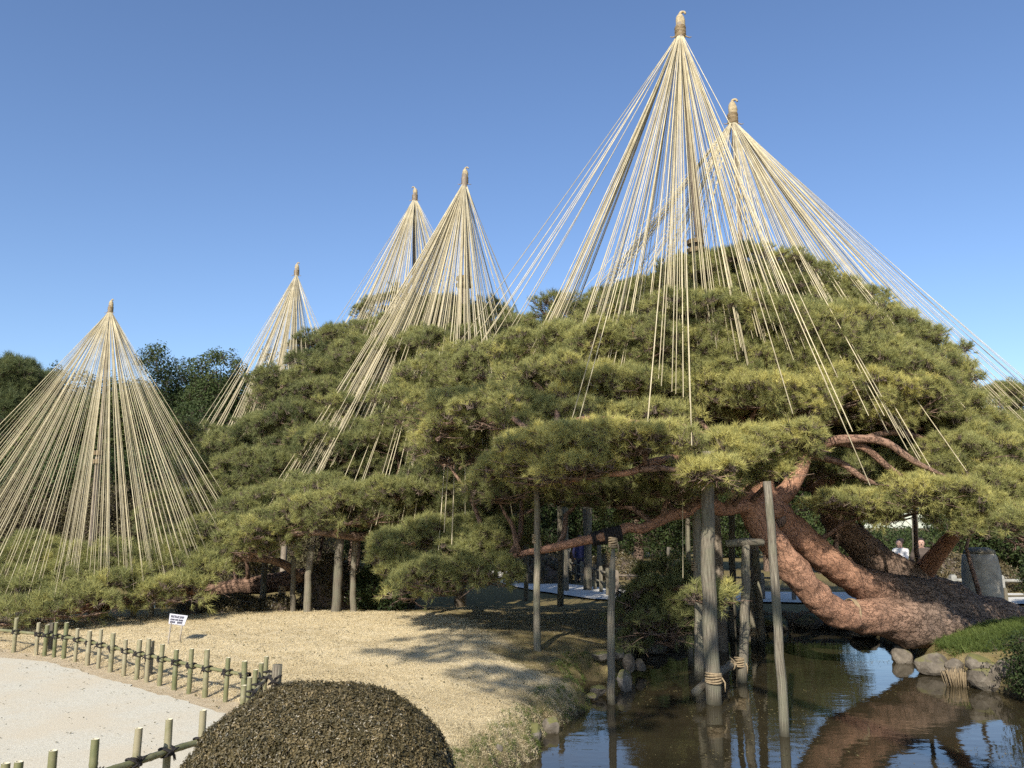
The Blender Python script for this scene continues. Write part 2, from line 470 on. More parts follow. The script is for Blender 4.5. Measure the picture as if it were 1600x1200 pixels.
def m_ground():
    m, nt, b = mat('lawn_ground')
    pos = geo_pos(nt)
    n1 = noise(nt, pos, 1.3, 5); n2 = noise(nt, pos, 60, 4, .8); n3 = noise(nt, pos, 9, 5)
    straw = ramp(nt, n2, [(.3, (.38, .305, .175)), (.5, (.58, .475, .29)), (.7, (.73, .62, .41))])
    straw = mixc(nt, .35, straw, ramp(nt, n1, [(.3, (.50, .41, .25)), (.7, (.68, .58, .38))]))
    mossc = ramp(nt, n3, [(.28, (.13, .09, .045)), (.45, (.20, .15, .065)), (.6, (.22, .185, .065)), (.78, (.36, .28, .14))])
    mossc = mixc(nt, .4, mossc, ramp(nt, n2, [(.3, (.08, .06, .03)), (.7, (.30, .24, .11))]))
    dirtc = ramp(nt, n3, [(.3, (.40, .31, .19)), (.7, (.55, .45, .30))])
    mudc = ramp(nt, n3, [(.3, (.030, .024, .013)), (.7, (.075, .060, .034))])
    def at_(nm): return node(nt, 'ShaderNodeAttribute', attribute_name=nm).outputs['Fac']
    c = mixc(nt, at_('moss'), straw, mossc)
    c = mixc(nt, at_('dirt'), c, dirtc)
    c = mixc(nt, at_('mud'), c, mudc)
    nt.links.new(c, b.inputs[0])
    b.inputs['Roughness'].default_value = .95
    b.inputs['Specular IOR Level'].default_value = .15
    bump(nt, n2, .7, .02, b)
    return m
M['ground'] = m_ground()
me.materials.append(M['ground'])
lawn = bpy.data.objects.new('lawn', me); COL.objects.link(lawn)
tag(lawn, 'straw coloured winter lawn with moss under the pines', None, None, 'structure')

# gravel path sheet
def poly_sheet(name, poly, z, m, step=.35, jitter=.03):
    bm = bmesh.new()
    pts = []
    k = len(poly)
    for i in range(k):
        a, b = poly[i], poly[(i + 1) % k]
        n = max(1, int(np.linalg.norm(b - a) / step))
        for t in range(n): pts.append(a + (b - a) * t / n + rng.normal(0, jitter, 2))
    vs = [bm.verts.new((p[0], p[1], z(p))) for p in pts]
    es = [bm.edges.new((vs[i], vs[(i + 1) % len(vs)])) for i in range(len(vs))]
    bmesh.ops.triangle_fill(bm, use_beauty=True, use_dissolve=False, edges=es)
    bmesh.ops.recalc_face_normals(bm, faces=bm.faces)
    me = bpy.data.meshes.new(name); bm.to_mesh(me); bm.free(); me.materials.append(m)
    if me.polygons[0].normal.z < 0: me.flip_normals()
    o = bpy.data.objects.new(name, me); COL.objects.link(o)
    return tag(o, None, None, None, 'structure')
def m_gravel():
    m, nt, b = mat('gravel_path')
    pos = geo_pos(nt)
    v = node(nt, 'ShaderNodeTexVoronoi', inp={'Scale': 110.0}); nt.links.new(pos, v.inputs['Vector'])
    n1 = noise(nt, pos, 1.1, 5); n2 = noise(nt, pos, 70, 4, .7)
    c = ramp(nt, v.outputs['Color'], [(.1, (.34, .31, .235)), (.5, (.535, .495, .39)), (.9, (.67, .63, .515))])
    c = mixc(nt, .5, c, ramp(nt, n2, [(.3, (.40, .37, .285)), (.7, (.64, .60, .49))]))
    c = mixc(nt, ramp(nt, n1, [(.42, (0, 0, 0)), (.62, (.5, .5, .5))]), c, (.53, .445, .31))
    nt.links.new(c, b.inputs[0])
    b.inputs['Roughness'].default_value = .95; b.inputs['Specular IOR Level'].default_value = .15
    bump(nt, v.outputs['Distance'], .35, .005, b)
    return m
M['gravel'] = m_gravel()
inner = []
cen = path_poly.mean(0)
fi = far_fence + np.array([[-.02, -.32]] * len(far_fence)); ni = near_fence + np.array([[-.05, .12]] * len(near_fence))
path_in = np.concatenate([fi[:-1], [fi[-1] + [-.05, -.05]], ni[::-1], [[-11.5, 3.8], [-13.5, 9.2]]])
tag(poly_sheet('gravel_path', path_in, lambda p: .008, M['gravel'], .12, .025), 'pale gravel path between the two bamboo fences')
back_path = np.array([[2.2, 23.2], [5, 22.4], [9, 22.0], [14, 21.6], [24, 21.0], [24, 24.5], [14, 25.2], [8, 25.6], [3.5, 26.0], [1.5, 30], [.2, 38], [-2.2, 38], [-.3, 29], [1.0, 25.5]])
tag(poly_sheet('gravel_path', back_path, lambda p: gz(p[0], p[1]) + .05, M['gravel_pale'], .4, .04), 'sunlit pale gravel path far behind the pines')

# water: one sheet that shows where the ground dips below it
def m_water():
    m, nt, b = mat('pond_water')
    pos = geo_pos(nt)
    mp = node(nt, 'ShaderNodeMapping', inp={'Scale': (1, 1.6, 1)}); nt.links.new(pos, mp.inputs[0])
    n1 = noise(nt, mp.outputs[0], 4.5, 3, .5); n2 = noise(nt, mp.outputs[0], 1.1, 2, .5)
    n3 = noise(nt, pos, .8, 4)
    nt.links.new(ramp(nt, n3, [(.3, (.020, .017, .009)), (.7, (.042, .033, .017))]), b.inputs[0])
    b.inputs['Roughness'].default_value = .03
    b.inputs['IOR'].default_value = 1.33
    b.inputs['Specular IOR Level'].default_value = .5
    p = bump(nt, n1, .06, .02, b)
    bump(nt, n2, .07, .05, b, p)
    return m
M['water'] = m_water()
mb = MB()
mb.add([[-60, 1.0, WATER_Z], [30, 1.0, WATER_Z], [30, 46, WATER_Z], [-60, 46, WATER_Z]], [(0, 1, 2, 3)])
tag(mb.build('water', M['water'], smooth=False), 'dark still pond water', None, None, 'structure')

# ------------------------------------------------------------------ foliage clumps and scattering
def clump_mesh(name, verts, faces, mis, mats):
    me = bpy.data.meshes.new(name)
    me.from_pydata(np.asarray(verts).tolist(), [], faces)
    for m in mats: me.materials.append(m)
    me.polygons.foreach_set('material_index', np.array(mis, np.int32))
    me.update()
    return bpy.data.objects.new(name, me)      # not linked: used only as the clump that the crowns repeat

def unit(v): return v / (np.linalg.norm(v, axis=-1, keepdims=True) + 1e-9)

def pine_spray(seed, n_tw=9, n_nd=26, nl=(.085, .125), wid=.0062, reach=.22):
    r = np.random.default_rng(seed)
    V, Fc, mi = [], [], []
    for t in range(n_tw):
        th = 2 * np.pi * (t + r.uniform(-.3, .3)) / n_tw * 2.4
        el = r.uniform(.10, 1.0) * np.pi / 2
        d = np.array([np.cos(th) * np.cos(el), np.sin(th) * np.cos(el), np.sin(el) * .8 + .12]); d /= np.linalg.norm(d)
        L = reach * r.uniform(.5, 1.0)
        base = np.array([r.uniform(-.05, .05), r.uniform(-.05, .05), -.06])
        tip = base + d * L + np.array([0, 0, .03])
        # twig
        s = np.cross(d, [0, 0, 1.]); s /= np.linalg.norm(s) + 1e-6; u = np.cross(s, d)
        k = len(V)
        for c, w in ((base, .006), (tip, .003)):
            for a in (0, 2.1, 4.2): V.append(c + w * (np.cos(a) * s + np.sin(a) * u))
        for a in range(3):
            b2 = (a + 1) % 3
            Fc.append((k + a, k + b2, k + 3 + b2, k + 3 + a)); mi.append(1)
        # needles fan out round the tip, brushed upwards
        ax = unit(d + np.array([0, 0, .75]))
        for q in range(n_nd):
            p0 = tip - d * r.uniform(0, .07)
            o = unit(r.normal(0, 1, 3))
            nd = unit(ax * r.uniform(.35, 1.3) + o * .85)
            ln = r.uniform(*nl)
            sd_ = unit(np.cross(nd, r.normal(0, 1, 3)))
            k = len(V)
            V.extend([p0 - sd_ * wid / 2, p0 + sd_ * wid / 2, p0 + nd * ln])
            Fc.append((k, k + 1, k + 2)); mi.append(0)
    return V, Fc, mi

def leaf_spray(seed, n=34, size=.075, reach=.22, up=.4, twig=True):
    r = np.random.default_rng(seed)
    V, Fc, mi = [], [], []
    for q in range(n):
        d = unit(r.normal(0, 1, 3) + np.array([0, 0, up])); 
        p = d * reach * r.uniform(.25, 1) ** .6
        nrm = unit(d + r.normal(0, .6, 3) + np.array([0, 0, .5]))
        a = unit(np.cross(nrm, r.normal(0, 1, 3))); b = np.cross(nrm, a)
        s = size * r.uniform(.6, 1.15)
        k = len(V)
        V.extend([p - a * s * .5, p + b * s * .24 + nrm * s * .08, p + a * s * .5, p - b * s * .24 + nrm * s * .08])
        Fc.extend([(k, k + 1, k + 2), (k, k + 2, k + 3)]); mi.extend([0, 0])
        if twig and q % 4 == 0:
            k = len(V)
            w = a * .004
            V.extend([np.array([0, 0, -.05]) - w, np.array([0, 0, -.05]) + w, p])
            Fc.append((k, k + 1, k + 2)); mi.append(1)
    return V, Fc, mi

def litter_spray(seed):
    r = np.random.default_rng(seed); V, Fc, mi = [], [], []
    for q in range(4):
        p = np.array([r.normal(0, .12), r.normal(0, .12), .012]); a = unit(np.array([r.normal(), r.normal(), .15 * r.normal()])); b = unit(np.cross([0, 0, 1.], a) + [0, 0, r.normal(0, .3)]); s_ = r.uniform(.012, .022); k = len(V)
        V.extend([p - a * s_, p + b * s_ * .4 + [0, 0, .004], p + a * s_, p - b * s_ * .4 + [0, 0, .003]]); Fc.append((k, k + 1, k + 2, k + 3)); mi.append(0)
    return V, Fc, mi

def grass_spray(seed, n=16, h=.06, spread=.05, wid=.004, lean=.7):
    r = np.random.default_rng(seed)
    V, Fc, mi = [], [], []
    for q in range(n):
        p = np.array([r.normal(0, spread), r.normal(0, spread), -.005])
        d = unit(np.array([r.normal(0, lean), r.normal(0, lean), 1.0])); L = h * r.uniform(.5, 1.2)
        s = unit(np.cross(d, r.normal(0, 1, 3))) * wid / 2
        k = len(V)
        mid = p + d * L * .6; tip = p + d * L + np.array([d[0], d[1], -.25]) * L * .25
        V.extend([p - s, p + s, mid + s * .7, mid - s * .7, tip])
        Fc.extend([(k, k + 1, k + 2, k + 3), (k + 3, k + 2, k + 4)]); mi.extend([0, 0])
    return V, Fc, mi

CL = {
 'pine': [clump_mesh('pine_clump', *pine_spray(i), [M['needle'], M['twig']]) for i in range(6)],
 'leaf': [clump_mesh('leaf_clump', *leaf_spray(20 + i), [M['leaf'], M['twig']]) for i in range(4)],
 'azalea': [clump_mesh('azalea_clump', *leaf_spray(30 + i, 22, .026, .045, .8, False), [M['azalea']]) for i in range(4)],
 'straw': [clump_mesh('straw_clump', *grass_spray(40 + i, 24, .028, .050, .0032, 1.3), [M['straw']]) for i in range(4)],
 'grass': [clump_mesh('grass_clump', *grass_spray(50 + i, 26, .10, .04, .005, .55), [M['grass']]) for i in range(4)],
 'litter': [clump_mesh('litter_clump', *litter_spray(70 + i), [M['shrub']]) for i in range(4)],
 'shrub': [clump_mesh('shrub_clump', *leaf_spray(60 + i, 30, .04, .16, .3), [M['shrub'], M['twig']]) for i in range(3)],
}
GN = {}
def scatter_group(kind):
    if kind in GN: return GN[kind]
    g = bpy.data.node_groups.new('scatter_' + kind, 'GeometryNodeTree')
    g.interface.new_socket('Geometry', in_out='INPUT', socket_type='NodeSocketGeometry')
    g.interface.new_socket('Geometry', in_out='OUTPUT', socket_type='NodeSocketGeometry')
    gi = g.nodes.new('NodeGroupInput'); go = g.nodes.new('NodeGroupOutput')
    jn = g.nodes.new('GeometryNodeJoinGeometry')
    for ob in CL[kind]:
        oi = g.nodes.new('GeometryNodeObjectInfo'); oi.inputs['Object'].default_value = ob; oi.inputs['As Instance'].default_value = True
        g.links.new(oi.outputs['Geometry'], jn.inputs[0])
    ip = g.nodes.new('GeometryNodeInstanceOnPoints')
    g.links.new(gi.outputs[0], ip.inputs['Points'])
    g.links.new(jn.outputs[0], ip.inputs['Instance'])
    ip.inputs['Pick Instance'].default_value = True
    def na(nm, t):
        n = g.nodes.new('GeometryNodeInputNamedAttribute'); n.data_type = t; n.inputs['Name'].default_value = nm
        return [o for o in n.outputs if o.enabled and o.name == 'Attribute'][0]
    g.links.new(na('pick', 'INT'), ip.inputs['Instance Index'])
    e2r = g.nodes.new('FunctionNodeEulerToRotation')
    g.links.new(na('rot', 'FLOAT_VECTOR'), e2r.inputs[0])
    g.links.new(e2r.outputs[0], ip.inputs['Rotation'])
    g.links.new(na('scl', 'FLOAT'), ip.inputs['Scale'])
    g.links.new(ip.outputs[0], go.inputs[0])
    GN[kind] = g
    return g
def eulers(nrm, yaw):
    n = unit(nrm)
    ref = np.where(np.abs(n[:, 2:3]) < .95, np.array([[0, 0, 1.]]), np.array([[1., 0, 0]]))
    a = unit(np.cross(ref, n)); b = np.cross(n, a)
    c, s = np.cos(yaw)[:, None], np.sin(yaw)[:, None]
    x = a * c + b * s; y = -a * s + b * c
    Mx = np.stack([x, y, n], -1)
    ey = -np.arcsin(np.clip(Mx[:, 2, 0], -1, 1))
    ex = np.arctan2(Mx[:, 2, 1], Mx[:, 2, 2]); ez = np.arctan2(Mx[:, 1, 0], Mx[:, 0, 0])
    return np.stack([ex, ey, ez], 1)
N_INST = 0
def scatter(name, kind, pts, nrm, scl, tint, parent=None):
    global N_INST
    pts = np.asarray(pts, float); n = len(pts); N_INST += n
    off = parent_world(parent) if parent is not None else np.zeros(3)
    me = bpy.data.meshes.new(name)
    me.from_pydata((pts - off).tolist(), [], [])
    def A(nm, t, v, key='value'):
        a = me.attributes.new(nm, t, 'POINT'); a.data.foreach_set(key, v.ravel())
    A('rot', 'FLOAT_VECTOR', eulers(np.asarray(nrm, float), rng.uniform(0, 6.28, n)).astype(np.float32), 'vector')
    A('scl', 'FLOAT', np.broadcast_to(scl, n).astype(np.float32).copy())
    A('tint', 'FLOAT', np.clip(tint, 0, 1).astype(np.float32))
    A('pick', 'INT', rng.integers(0, len(CL[kind]), n).astype(np.int32))
    for ob in CL[kind][:1]:
        for m in ob.data.materials: me.materials.append(m)
    o = bpy.data.objects.new(name, me); COL.objects.link(o)
    md = o.modifiers.new('scatter', 'NODES'); md.node_group = scatter_group(kind)
    if parent is not None: o.parent = parent
    o['kind'] = 'stuff'
    return o

def pad_points(c, rx, ry, rz, dens, tint, lower=.3, r=rng, upbias=.7):
    """points spread over an uneven, lobed cloud of foliage"""
    n = max(8, int(np.pi * rx * ry * dens * (1 + lower)))
    u = np.sqrt(r.uniform(0, 1, n)); th = r.uniform(0, 2 * np.pi, n)
    ph = r.uniform(0, 6.28, 4)
    lob = 1 + .20 * np.sin(3 * th + ph[0]) + .13 * np.sin(5 * th + ph[1]) + .08 * np.sin(9 * th + ph[2])
    x = rx * u * np.cos(th) * lob; y = ry * u * np.sin(th) * lob
    top = np.sqrt(np.clip(1 - (u * .96) ** 2, 0, 1))
    q = np.stack([x + c[0], y + c[1], 0 * x], 1)
    bumpy = 1 + .35 * nz(q, 2.8 / max(rx, .3), ph[3]) + .25 * nz(q, 5.0, ph[0])
    z = rz * top * bumpy
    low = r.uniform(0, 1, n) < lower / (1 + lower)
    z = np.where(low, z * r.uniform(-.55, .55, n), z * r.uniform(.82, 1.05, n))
    P = np.stack([x, y, z], 1) + c
    N = np.stack([x / rx ** 2, y / ry ** 2, np.maximum(z, -.2 * rz) / rz ** 2], 1)
    N = unit(N) + np.array([0, 0, upbias]) + r.normal(0, .28, (n, 3))
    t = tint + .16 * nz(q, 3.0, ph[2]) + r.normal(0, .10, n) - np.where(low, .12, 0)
    return P, N, t

def branch_to(mb, a, b, r0, r1, sag=.15, k=7, seg=6, wig=.06, att=None):
    t = np.linspace(0, 1, k)[:, None]
    p = a + (b - a) * t
    L = np.linalg.norm(b - a)
    p[:, 2] += sag * L * np.sin(np.pi * t[:, 0]) * .6
    p[1:-1] += wig * L * np.random.default_rng(int(abs(a[0] * 91 + b[2] * 53 + b[0] * 17) * 100) % 99991).normal(0, .35, (k - 2, 3))
    mb.tube(p, np.linspace(r0, r1, k), seg, att=np.full(k, .75))

def pad_twigs(mb, c, rx, ry, rz, n, r=rng):
    """crooked bare branchlets that carry a foliage cloud from below"""
    root = np.array(c) + [0, 0, -.35 * rz]
    for i in range(n):
        th = r.uniform(0, 2 * np.pi); rr = r.uniform(.5, .98)
        e = np.array(c) + [rx * rr * np.cos(th), ry * rr * np.sin(th), r.uniform(-.30, .25) * rz]
        m1 = root + (e - root) * .5 + r.normal(0, .05 * rx, 3) + [0, 0, -.08 * rz]
        pts = smooth_path([root, m1, e], 3)
        mb.tube(pts, np.linspace(.024, .006, len(pts)), 4, cap=False, att=np.full(len(pts), .9))
        for j in range(2):
            s = pts[r.integers(2, len(pts) - 1)]
            e2 = s + (e - root) * r.uniform(.25, .5) * .8 + r.normal(0, .16, 3) * [1, 1, .5]
            mb.tube([s, (s + e2) / 2 + r.normal(0, .02, 3), e2], [.009, .006, .004], 3, cap=False, att=[.9, .9, .9])

def path_px(L):
    return np.array([at(*p) for p in L])

# ------------------------------------------------------------------ the giant leaning pine
def foliage_tree(tree, pads, dens=34, kind='pine', scl=(.8, 1.25), lower=.3, depth=.72, twigs=9, nodes=None, upbias=.7, br=(.05, .018), branch_mat=None, tint_shift=0, sub=0):
    P, N, T = [], [], []
    mb = MB()
    for pd in pads:
        px, py, Yd, w, h = pd[:5]
        tint = (pd[5] if len(pd) > 5 else .5) + tint_shift
        c = at(px, py, Yd); rx = w * mpp(Yd) * 1.04; rz = h * mpp(Yd) * 1.22; ry = rx * depth
        c = c - [0, 0, .25 * rz]
        a, b, t = pad_points(c, rx, ry, rz, dens, tint, lower, upbias=upbias)
        P.append(a); N.append(b); T.append(t)
        for k in range(sub):           # smaller tufts of shoots stepping off the main cloud
            th = rng.uniform(0, 6.28); f = rng.uniform(.32, .5)
            c2 = c + [rx * rng.uniform(.55, .95) * math.cos(th), ry * rng.uniform(.55, .95) * math.sin(th), rz * rng.uniform(-.75, .95)]
            a, b, t = pad_points(c2, rx * f, ry * f, rz * f * 1.2, dens, tint + rng.normal(0, .07), lower, upbias=upbias)
            P.append(a); N.append(b); T.append(t)
            if twigs: pad_twigs(mb, c2, rx * f, ry * f, rz * f, 3)
        if twigs: pad_twigs(mb, c, rx, ry, rz, twigs)
        if nodes is not None:
            tgt = c + [0, 0, -.35 * rz]
            dd = np.linalg.norm(nodes - tgt, axis=1) + 1.2 * np.maximum(nodes[:, 2] - tgt[2], 0)
            s = nodes[np.argmin(dd)]
            branch_to(mb, s, tgt, br[0], br[1])
    P = np.concatenate(P); N = np.concatenate(N); T = np.concatenate(T)
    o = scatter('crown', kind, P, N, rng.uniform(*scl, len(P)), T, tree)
    if mb.n: mb.build('branches', branch_mat or M['bark'], tree, kind='stuff', att_name='age')
    return o

root = atz(1540, 972, -.15)
pine1 = empty('pine_tree', root, 'giant old pine with three red trunks leaning left over the pond', 'tree', 'pines hung with winter ropes')
nodes1 = []
def limb(name, pts_px, r_px, tree, ages=None, seg=14, rough=.10, n=6, nodes=nodes1, label=None):
    """r_px: radius in photo pixels at each key point"""
    P = path_px(pts_px)
    rad = np.array([r * mpp(p[2]) for r, p in zip(r_px, pts_px)])
    ag = np.zeros(len(P)) if ages is None else np.array(ages, float)
    Q = smooth_path(np.column_stack([P, rad, ag]), n)
    mb = MB()
    mb.tube(Q[:, :3], np.maximum(Q[:, 3], .004), seg, rough=rough, rf=4.0, att=np.clip(Q[:, 4], 0, 1))
    v = mb.v[0]; ax = np.repeat(Q[:, :3], seg, 0); ag_ = mb.att[0]
    ridge = .05 * nz(v, 11, 3) + .035 * nz(v, 23, 5) + ag_ * .05 * np.abs(nz(v, 17, 9))
    mb.v[0] = ax + (v - ax) * (1 + ridge)[:, None]
    o = mb.build(name, M['bark'], tree, att_name='age')
    nodes.extend(Q[::2, :3].tolist())
    if label: o['label'] = label
    return o
# three trunks rising from one root mass
limb('trunk', [(1640, 985, 16.6), (1575, 968, 16.4), (1510, 950, 16.0), (1450, 925, 15.8), (1400, 895, 15.6), (1356, 862, 15.5), (1316, 825, 15.4), (1289, 775, 15.4), (1270, 727, 15.3), (1240, 640, 15.2), (1200, 540, 15.0), (1165, 440, 15)],
     [8, 15, 27, 30, 26, 23, 21, 20, 19, 14, 10, 5], pine1, [1, 1, 1, 1, 1, .9, .8, .6, .5, .3, .2, 0], 40, rough=.15, n=14)
limb('trunk', [(1590, 980, 15.6), (1510, 968, 15.0), (1450, 950, 14.5), (1392, 930, 14.1), (1345, 910, 13.7), (1303, 882, 13.4), (1262, 852, 13.2), (1222, 814, 13.0), (1194, 775, 12.9), (1186, 715, 12.9), (1150, 650, 13.2), (1110, 560, 13.5)],
     [10, 38, 42, 32, 24, 22, 23, 24, 19, 15, 11, 6], pine1, [1, 1, 1, .95, .35, .05, 0, 0, 0, 0, 0, 0], 40, rough=.15, n=14, label='bright orange smooth middle trunk')
limb('trunk', [(1540, 990, 14.4), (1480, 984, 14.1), (1430, 974, 13.8), (1370, 964, 13.5), (1325, 960, 13.2), (1288, 945, 13.0), (1260, 915, 12.8), (1240, 888, 12.7), (1212, 853, 12.6), (1182, 806, 12.6), (1157, 765, 12.6), (1140, 700, 12.7)],
     [10, 30, 34, 27, 22, 21, 22, 22, 21, 20, 16, 9], pine1, [1, 1, 1, .55, .25, .15, .2, .15, .1, 0, 0, 0], 40, rough=.15, n=14)
# root flare
limb('root', [(1470, 960, 15.2), (1540, 962, 15.2), (1600, 968, 15.6), (1680, 985, 16)], [26, 28, 18, 6], pine1, [1, 1, 1, 1], 14, nodes=[])
limb('knot', [(1217, 812, 12.95), (1216, 813, 12.72)], [15, 11], pine1, [.6, .9], 12, nodes=[])
# limbs
limb('limb', [(1215, 800, 12.8), (1170, 790, 12.5), (1130, 796, 12.3), (1094, 784, 12.2), (1072, 800, 12.0), (1048, 806, 11.9), (1005, 825, 11.7), (980, 824, 11.65), (955, 836, 11.6), (905, 846, 11.8), (855, 858, 12.2), (812, 866, 12.5), (770, 880, 12.8)],
     [13, 11, 10, 10.5, 9, 8.5, 8, 7.6, 7.6, 7, 6, 4, 2.2], pine1, label='long low reddish limb reaching left over the pond')
limb('limb', [(1195, 790, 12.9), (1228, 768, 12.9), (1250, 735, 12.9), (1262, 712, 12.8), (1300, 690, 12.4), (1345, 686, 12.1), (1385, 692, 12), (1430, 722, 12), (1480, 745, 12)],
     [16, 14, 12, 10, 8, 7, 6, 4.5, 2.2], pine1, [0, 0, .1, .3, .5, .5, .6, .7, .8], label='serpentine limb curving up to the right')
limb('limb', [(1300, 690, 12.4), (1350, 700, 12.2), (1385, 728, 12.2), (1420, 752, 12.3), (1450, 766, 12.4)], [6, 5.5, 4.8, 3.8, 2], pine1, [.5, .5, .6, .7, .8])
limb('limb', [(1268, 712, 12.9), (1315, 724, 12.7), (1350, 748, 12.6), (1395, 764, 12.7)], [6, 5, 4, 2], pine1, [.5, .6, .7, .8])
limb('limb', [(1345, 686, 12.4), (1400, 676, 13.0), (1470, 692, 13.4), (1540, 702, 13.6)], [5, 4.5, 4, 2], pine1, [.6] * 4)
limb('limb', [(1150, 710, 13.2), (1110, 690, 12.0), (1060, 668, 11.2), (1000, 664, 10.8), (930, 655, 10.8), (890, 662, 10.9), (850, 690, 11)], [13, 10, 8, 7, 6, 5, 2.5], pine1)
limb('limb', [(1150, 720, 13.2), (1100, 722, 11.8), (1055, 718, 10.8), (1020, 722, 10.4), (985, 738, 10.3), (940, 742, 10.3), (890, 752, 10.4)], [10, 9, 7, 6.5, 5, 4, 2.2], pine1)
limb('limb', [(1240, 650, 14.6), (1290, 660, 14.0), (1350, 655, 13.7), (1420, 668, 13.7), (1500, 675, 13.9)], [9, 7, 5, 4, 2], pine1, [.6] * 5)
limb('limb', [(1150, 650, 13.5), (1060, 610, 13.2), (960, 590, 13), (880, 580, 13.2), (800, 590, 13.5), (720, 610, 13.8)], [11, 9, 7.5, 6, 5, 2.5], pine1)
limb('limb', [(1200, 545, 15), (1300, 530, 14.8), (1400, 555, 14.5), (1470, 600, 14.2)], [9, 7, 5, 2.5], pine1)
limb('limb', [(1110, 560, 13.5), (1030, 530, 13.8), (950, 520, 14), (880, 510, 14.8)], [7, 6, 4.5, 2.5], pine1)
limb('limb', [(1440, 900, 15.8), (1470, 860, 15), (1520, 800, 14), (1570, 740, 13.8), (1620, 690, 14)], [16, 12, 9, 7, 3], pine1)
limb('limb', [(1130, 690, 13), (1160, 668, 12.9), (1200, 662, 12.9), (1260, 662, 12.9), (1320, 656, 13)], [7, 6, 5, 4, 2], pine1, [.6] * 5)
